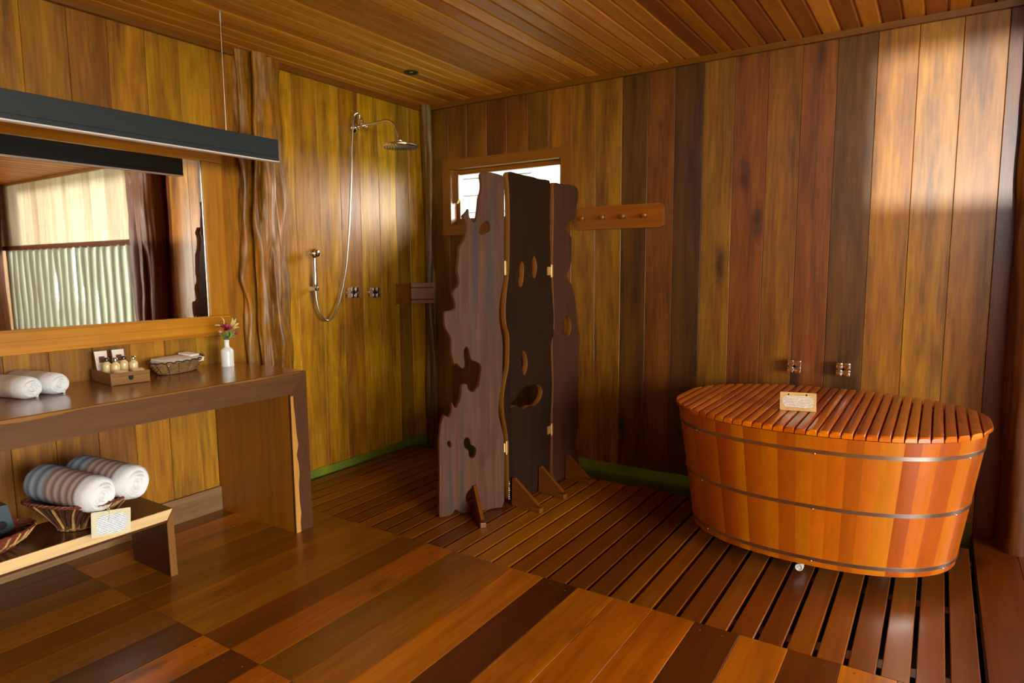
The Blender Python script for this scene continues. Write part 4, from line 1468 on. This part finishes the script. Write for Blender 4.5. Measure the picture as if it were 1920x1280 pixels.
def ring(z, h, off, th_, n=160):
    mb = MB()
    vs, fs = [], []
    for k in range(n):
        t = param(k / n)
        for (zz, oo) in ((z - h / 2, off), (z + h / 2, off), (z + h / 2, off + th_), (z - h / 2, off + th_)):
            a, b_ = tsize(zz)
            x, y = sup(t, a + oo, b_ + oo)
            vs.append((x, y, zz))
    for k in range(n):
        l = (k + 1) % n
        for q in range(4):
            r_ = (q + 1) % 4
            fs.append([k * 4 + q, k * 4 + r_, l * 4 + r_, l * 4 + q])
    mb.add(vs, fs)
    return mb


for z in (.628, .375, .125):
    hp = ring(z, .017, .0004, .0022).build('hoop', 'steel', TUB, smooth=30)
    for u in (.615, .765, .93):
        t = param(u)
        a, b_ = tsize(z - .012)
        x, y = sup(t, a + .002, b_ + .002)
        mb = MB()
        bmq = bmesh.new(); bmesh.ops.create_icosphere(bmq, subdivisions=2, radius=.0042)
        mb.bm(bmq, Matrix.Translation((x, y, z - .010)))
        mb.build('rivet', 'chrome', hp, smooth=60)
mb = MB()
a, b_ = tsize(.12)
mb.prism([sup(2 * pi * k / 80, a - .031, b_ - .031) for k in range(80)], 'Z', .10, .13)
mb.build('tub_bottom', 'slat', TUB)
for (x, y) in ((-.30, -.12), (.30, -.12), (-.30, .15), (.30, .15)):
    mb = MB(); mb.lathe([(0, 0), (.045, 0), (.045, .02), (.035, .03), (.035, .10), (0, .10)], 18, (x, y, 0)); mb.build('foot', 'rubber', TUB, smooth=40)
mb = MB(); mb.lathe([(0, 0), (.006, 0), (.006, .004), (.012, .004), (.013, 0), (.016, 0), (.0175, .004), (.0175, .03), (.014, .034), (.014, .10), (0, .10)], 18, (-.008, -.365, .038), mat=Matrix.Rotation(radians(-90), 4, 'X'))
mb.build('drain_valve', 'white_cer', TUB, smooth=40)

# ---- slatted lid
LID = thing('tub_lid', 'slatted orange cedar lid covering the oval tub', 'lid', (TX, TY, ZT + .001))
LA, LB = .684, .546
for off in (-.26, .26):
    mb = MB(); mb.box(-.54, .54, off - .02, off + .02, -.012, .006); mb.build('batten', 'trim', LID)
NS = 31
pw_ = 2 * LA / NS


def lb(x):
    x = min(abs(x) / LA, .9995)
    return LB * (1 - x ** NE) ** (1 / NE)


LC = [lin(200, 108, 40), lin(188, 96, 36), lin(208, 120, 48), lin(176, 88, 36)]
for k in range(NS):
    x0 = -LA + k * pw_ + .0022
    x1 = x0 + pw_ - .0044
    h = .027
    sec = [(x0, .004), (x1, .004), (x1, h - .007), (x1 - .0035, h - .002), (x1 - .010, h), (x0 + .010, h), (x0 + .0035, h - .002), (x0, h - .007)]
    mb = MB()
    vs = []
    for sgn in (-1, 1):
        for ins in (.006, 0.):
            for (x, z) in sec:
                zz = z
                yy = lb(x) - (ins if z > .01 else 0)
                if ins and z > h - .003:
                    pass
                if not ins and z > .01:
                    zz = max(z - .006, .005)
                vs.append((x, sgn * (yy if not ins else max(yy - .0, .001)), zz))
    n8 = len(sec)
    fs = []
    # order rings: outer(-), inner(-), inner(+), outer(+)
    rings = [1, 0, 2, 3]
    for a_, b2 in zip(rings[:-1], rings[1:]):
        for q in range(n8):
            r_ = (q + 1) % n8
            fs.append([a_ * n8 + q, a_ * n8 + r_, b2 * n8 + r_, b2 * n8 + q])
    fs.append([n8 + q for q in range(n8)])
    fs.append([3 * n8 + q for q in range(n8)])
    mb.add(vs, fs)
    o = mb.build('lid_slat', 'lid', LID, smooth=35)
    o.color = vary(random.choice(LC), .06)

# ---- sign on the lid
SG = thing('lid_sign', 'tan cardboard sign with cream printed label standing on the tub lid', 'sign', (2.955, -.815, ZT + .0285), radians(12))
tilt = radians(-22)
mb = MB(); mb.box(-.079, .079, -.0022, .0022, 0, .088, .0008); o1 = mb.build('card', 'cardtan', SG)
mb = MB(); mb.prism([(-.068, .034), (-.054, .016), (.052, .014), (.066, .026), (.066, .058), (.050, .070), (-.052, .072), (-.068, .060)], 'Y', -.0036, -.0024); o2 = mb.build('printed_label', 'signprint', SG)
mb = MB()
for x in (-.042, .036):
    mb.lathe([(0, .0023), (.0042, .0023), (.0042, .0030), (0, .0030)], 12, (x, 0, .0765), mat=Matrix.Rotation(radians(90), 4, 'X'))
o3 = mb.build('string_hole', 'dark', SG)
for o in (o1, o2, o3):
    o.rotation_euler = (tilt, 0, 0)
mb = MB(); mb.prism([(.004, .0), (.05, .0), (.032, .06), (.024, .06)], 'X', -.02, .02); o4 = mb.build('back_strut', 'cardtan', SG)
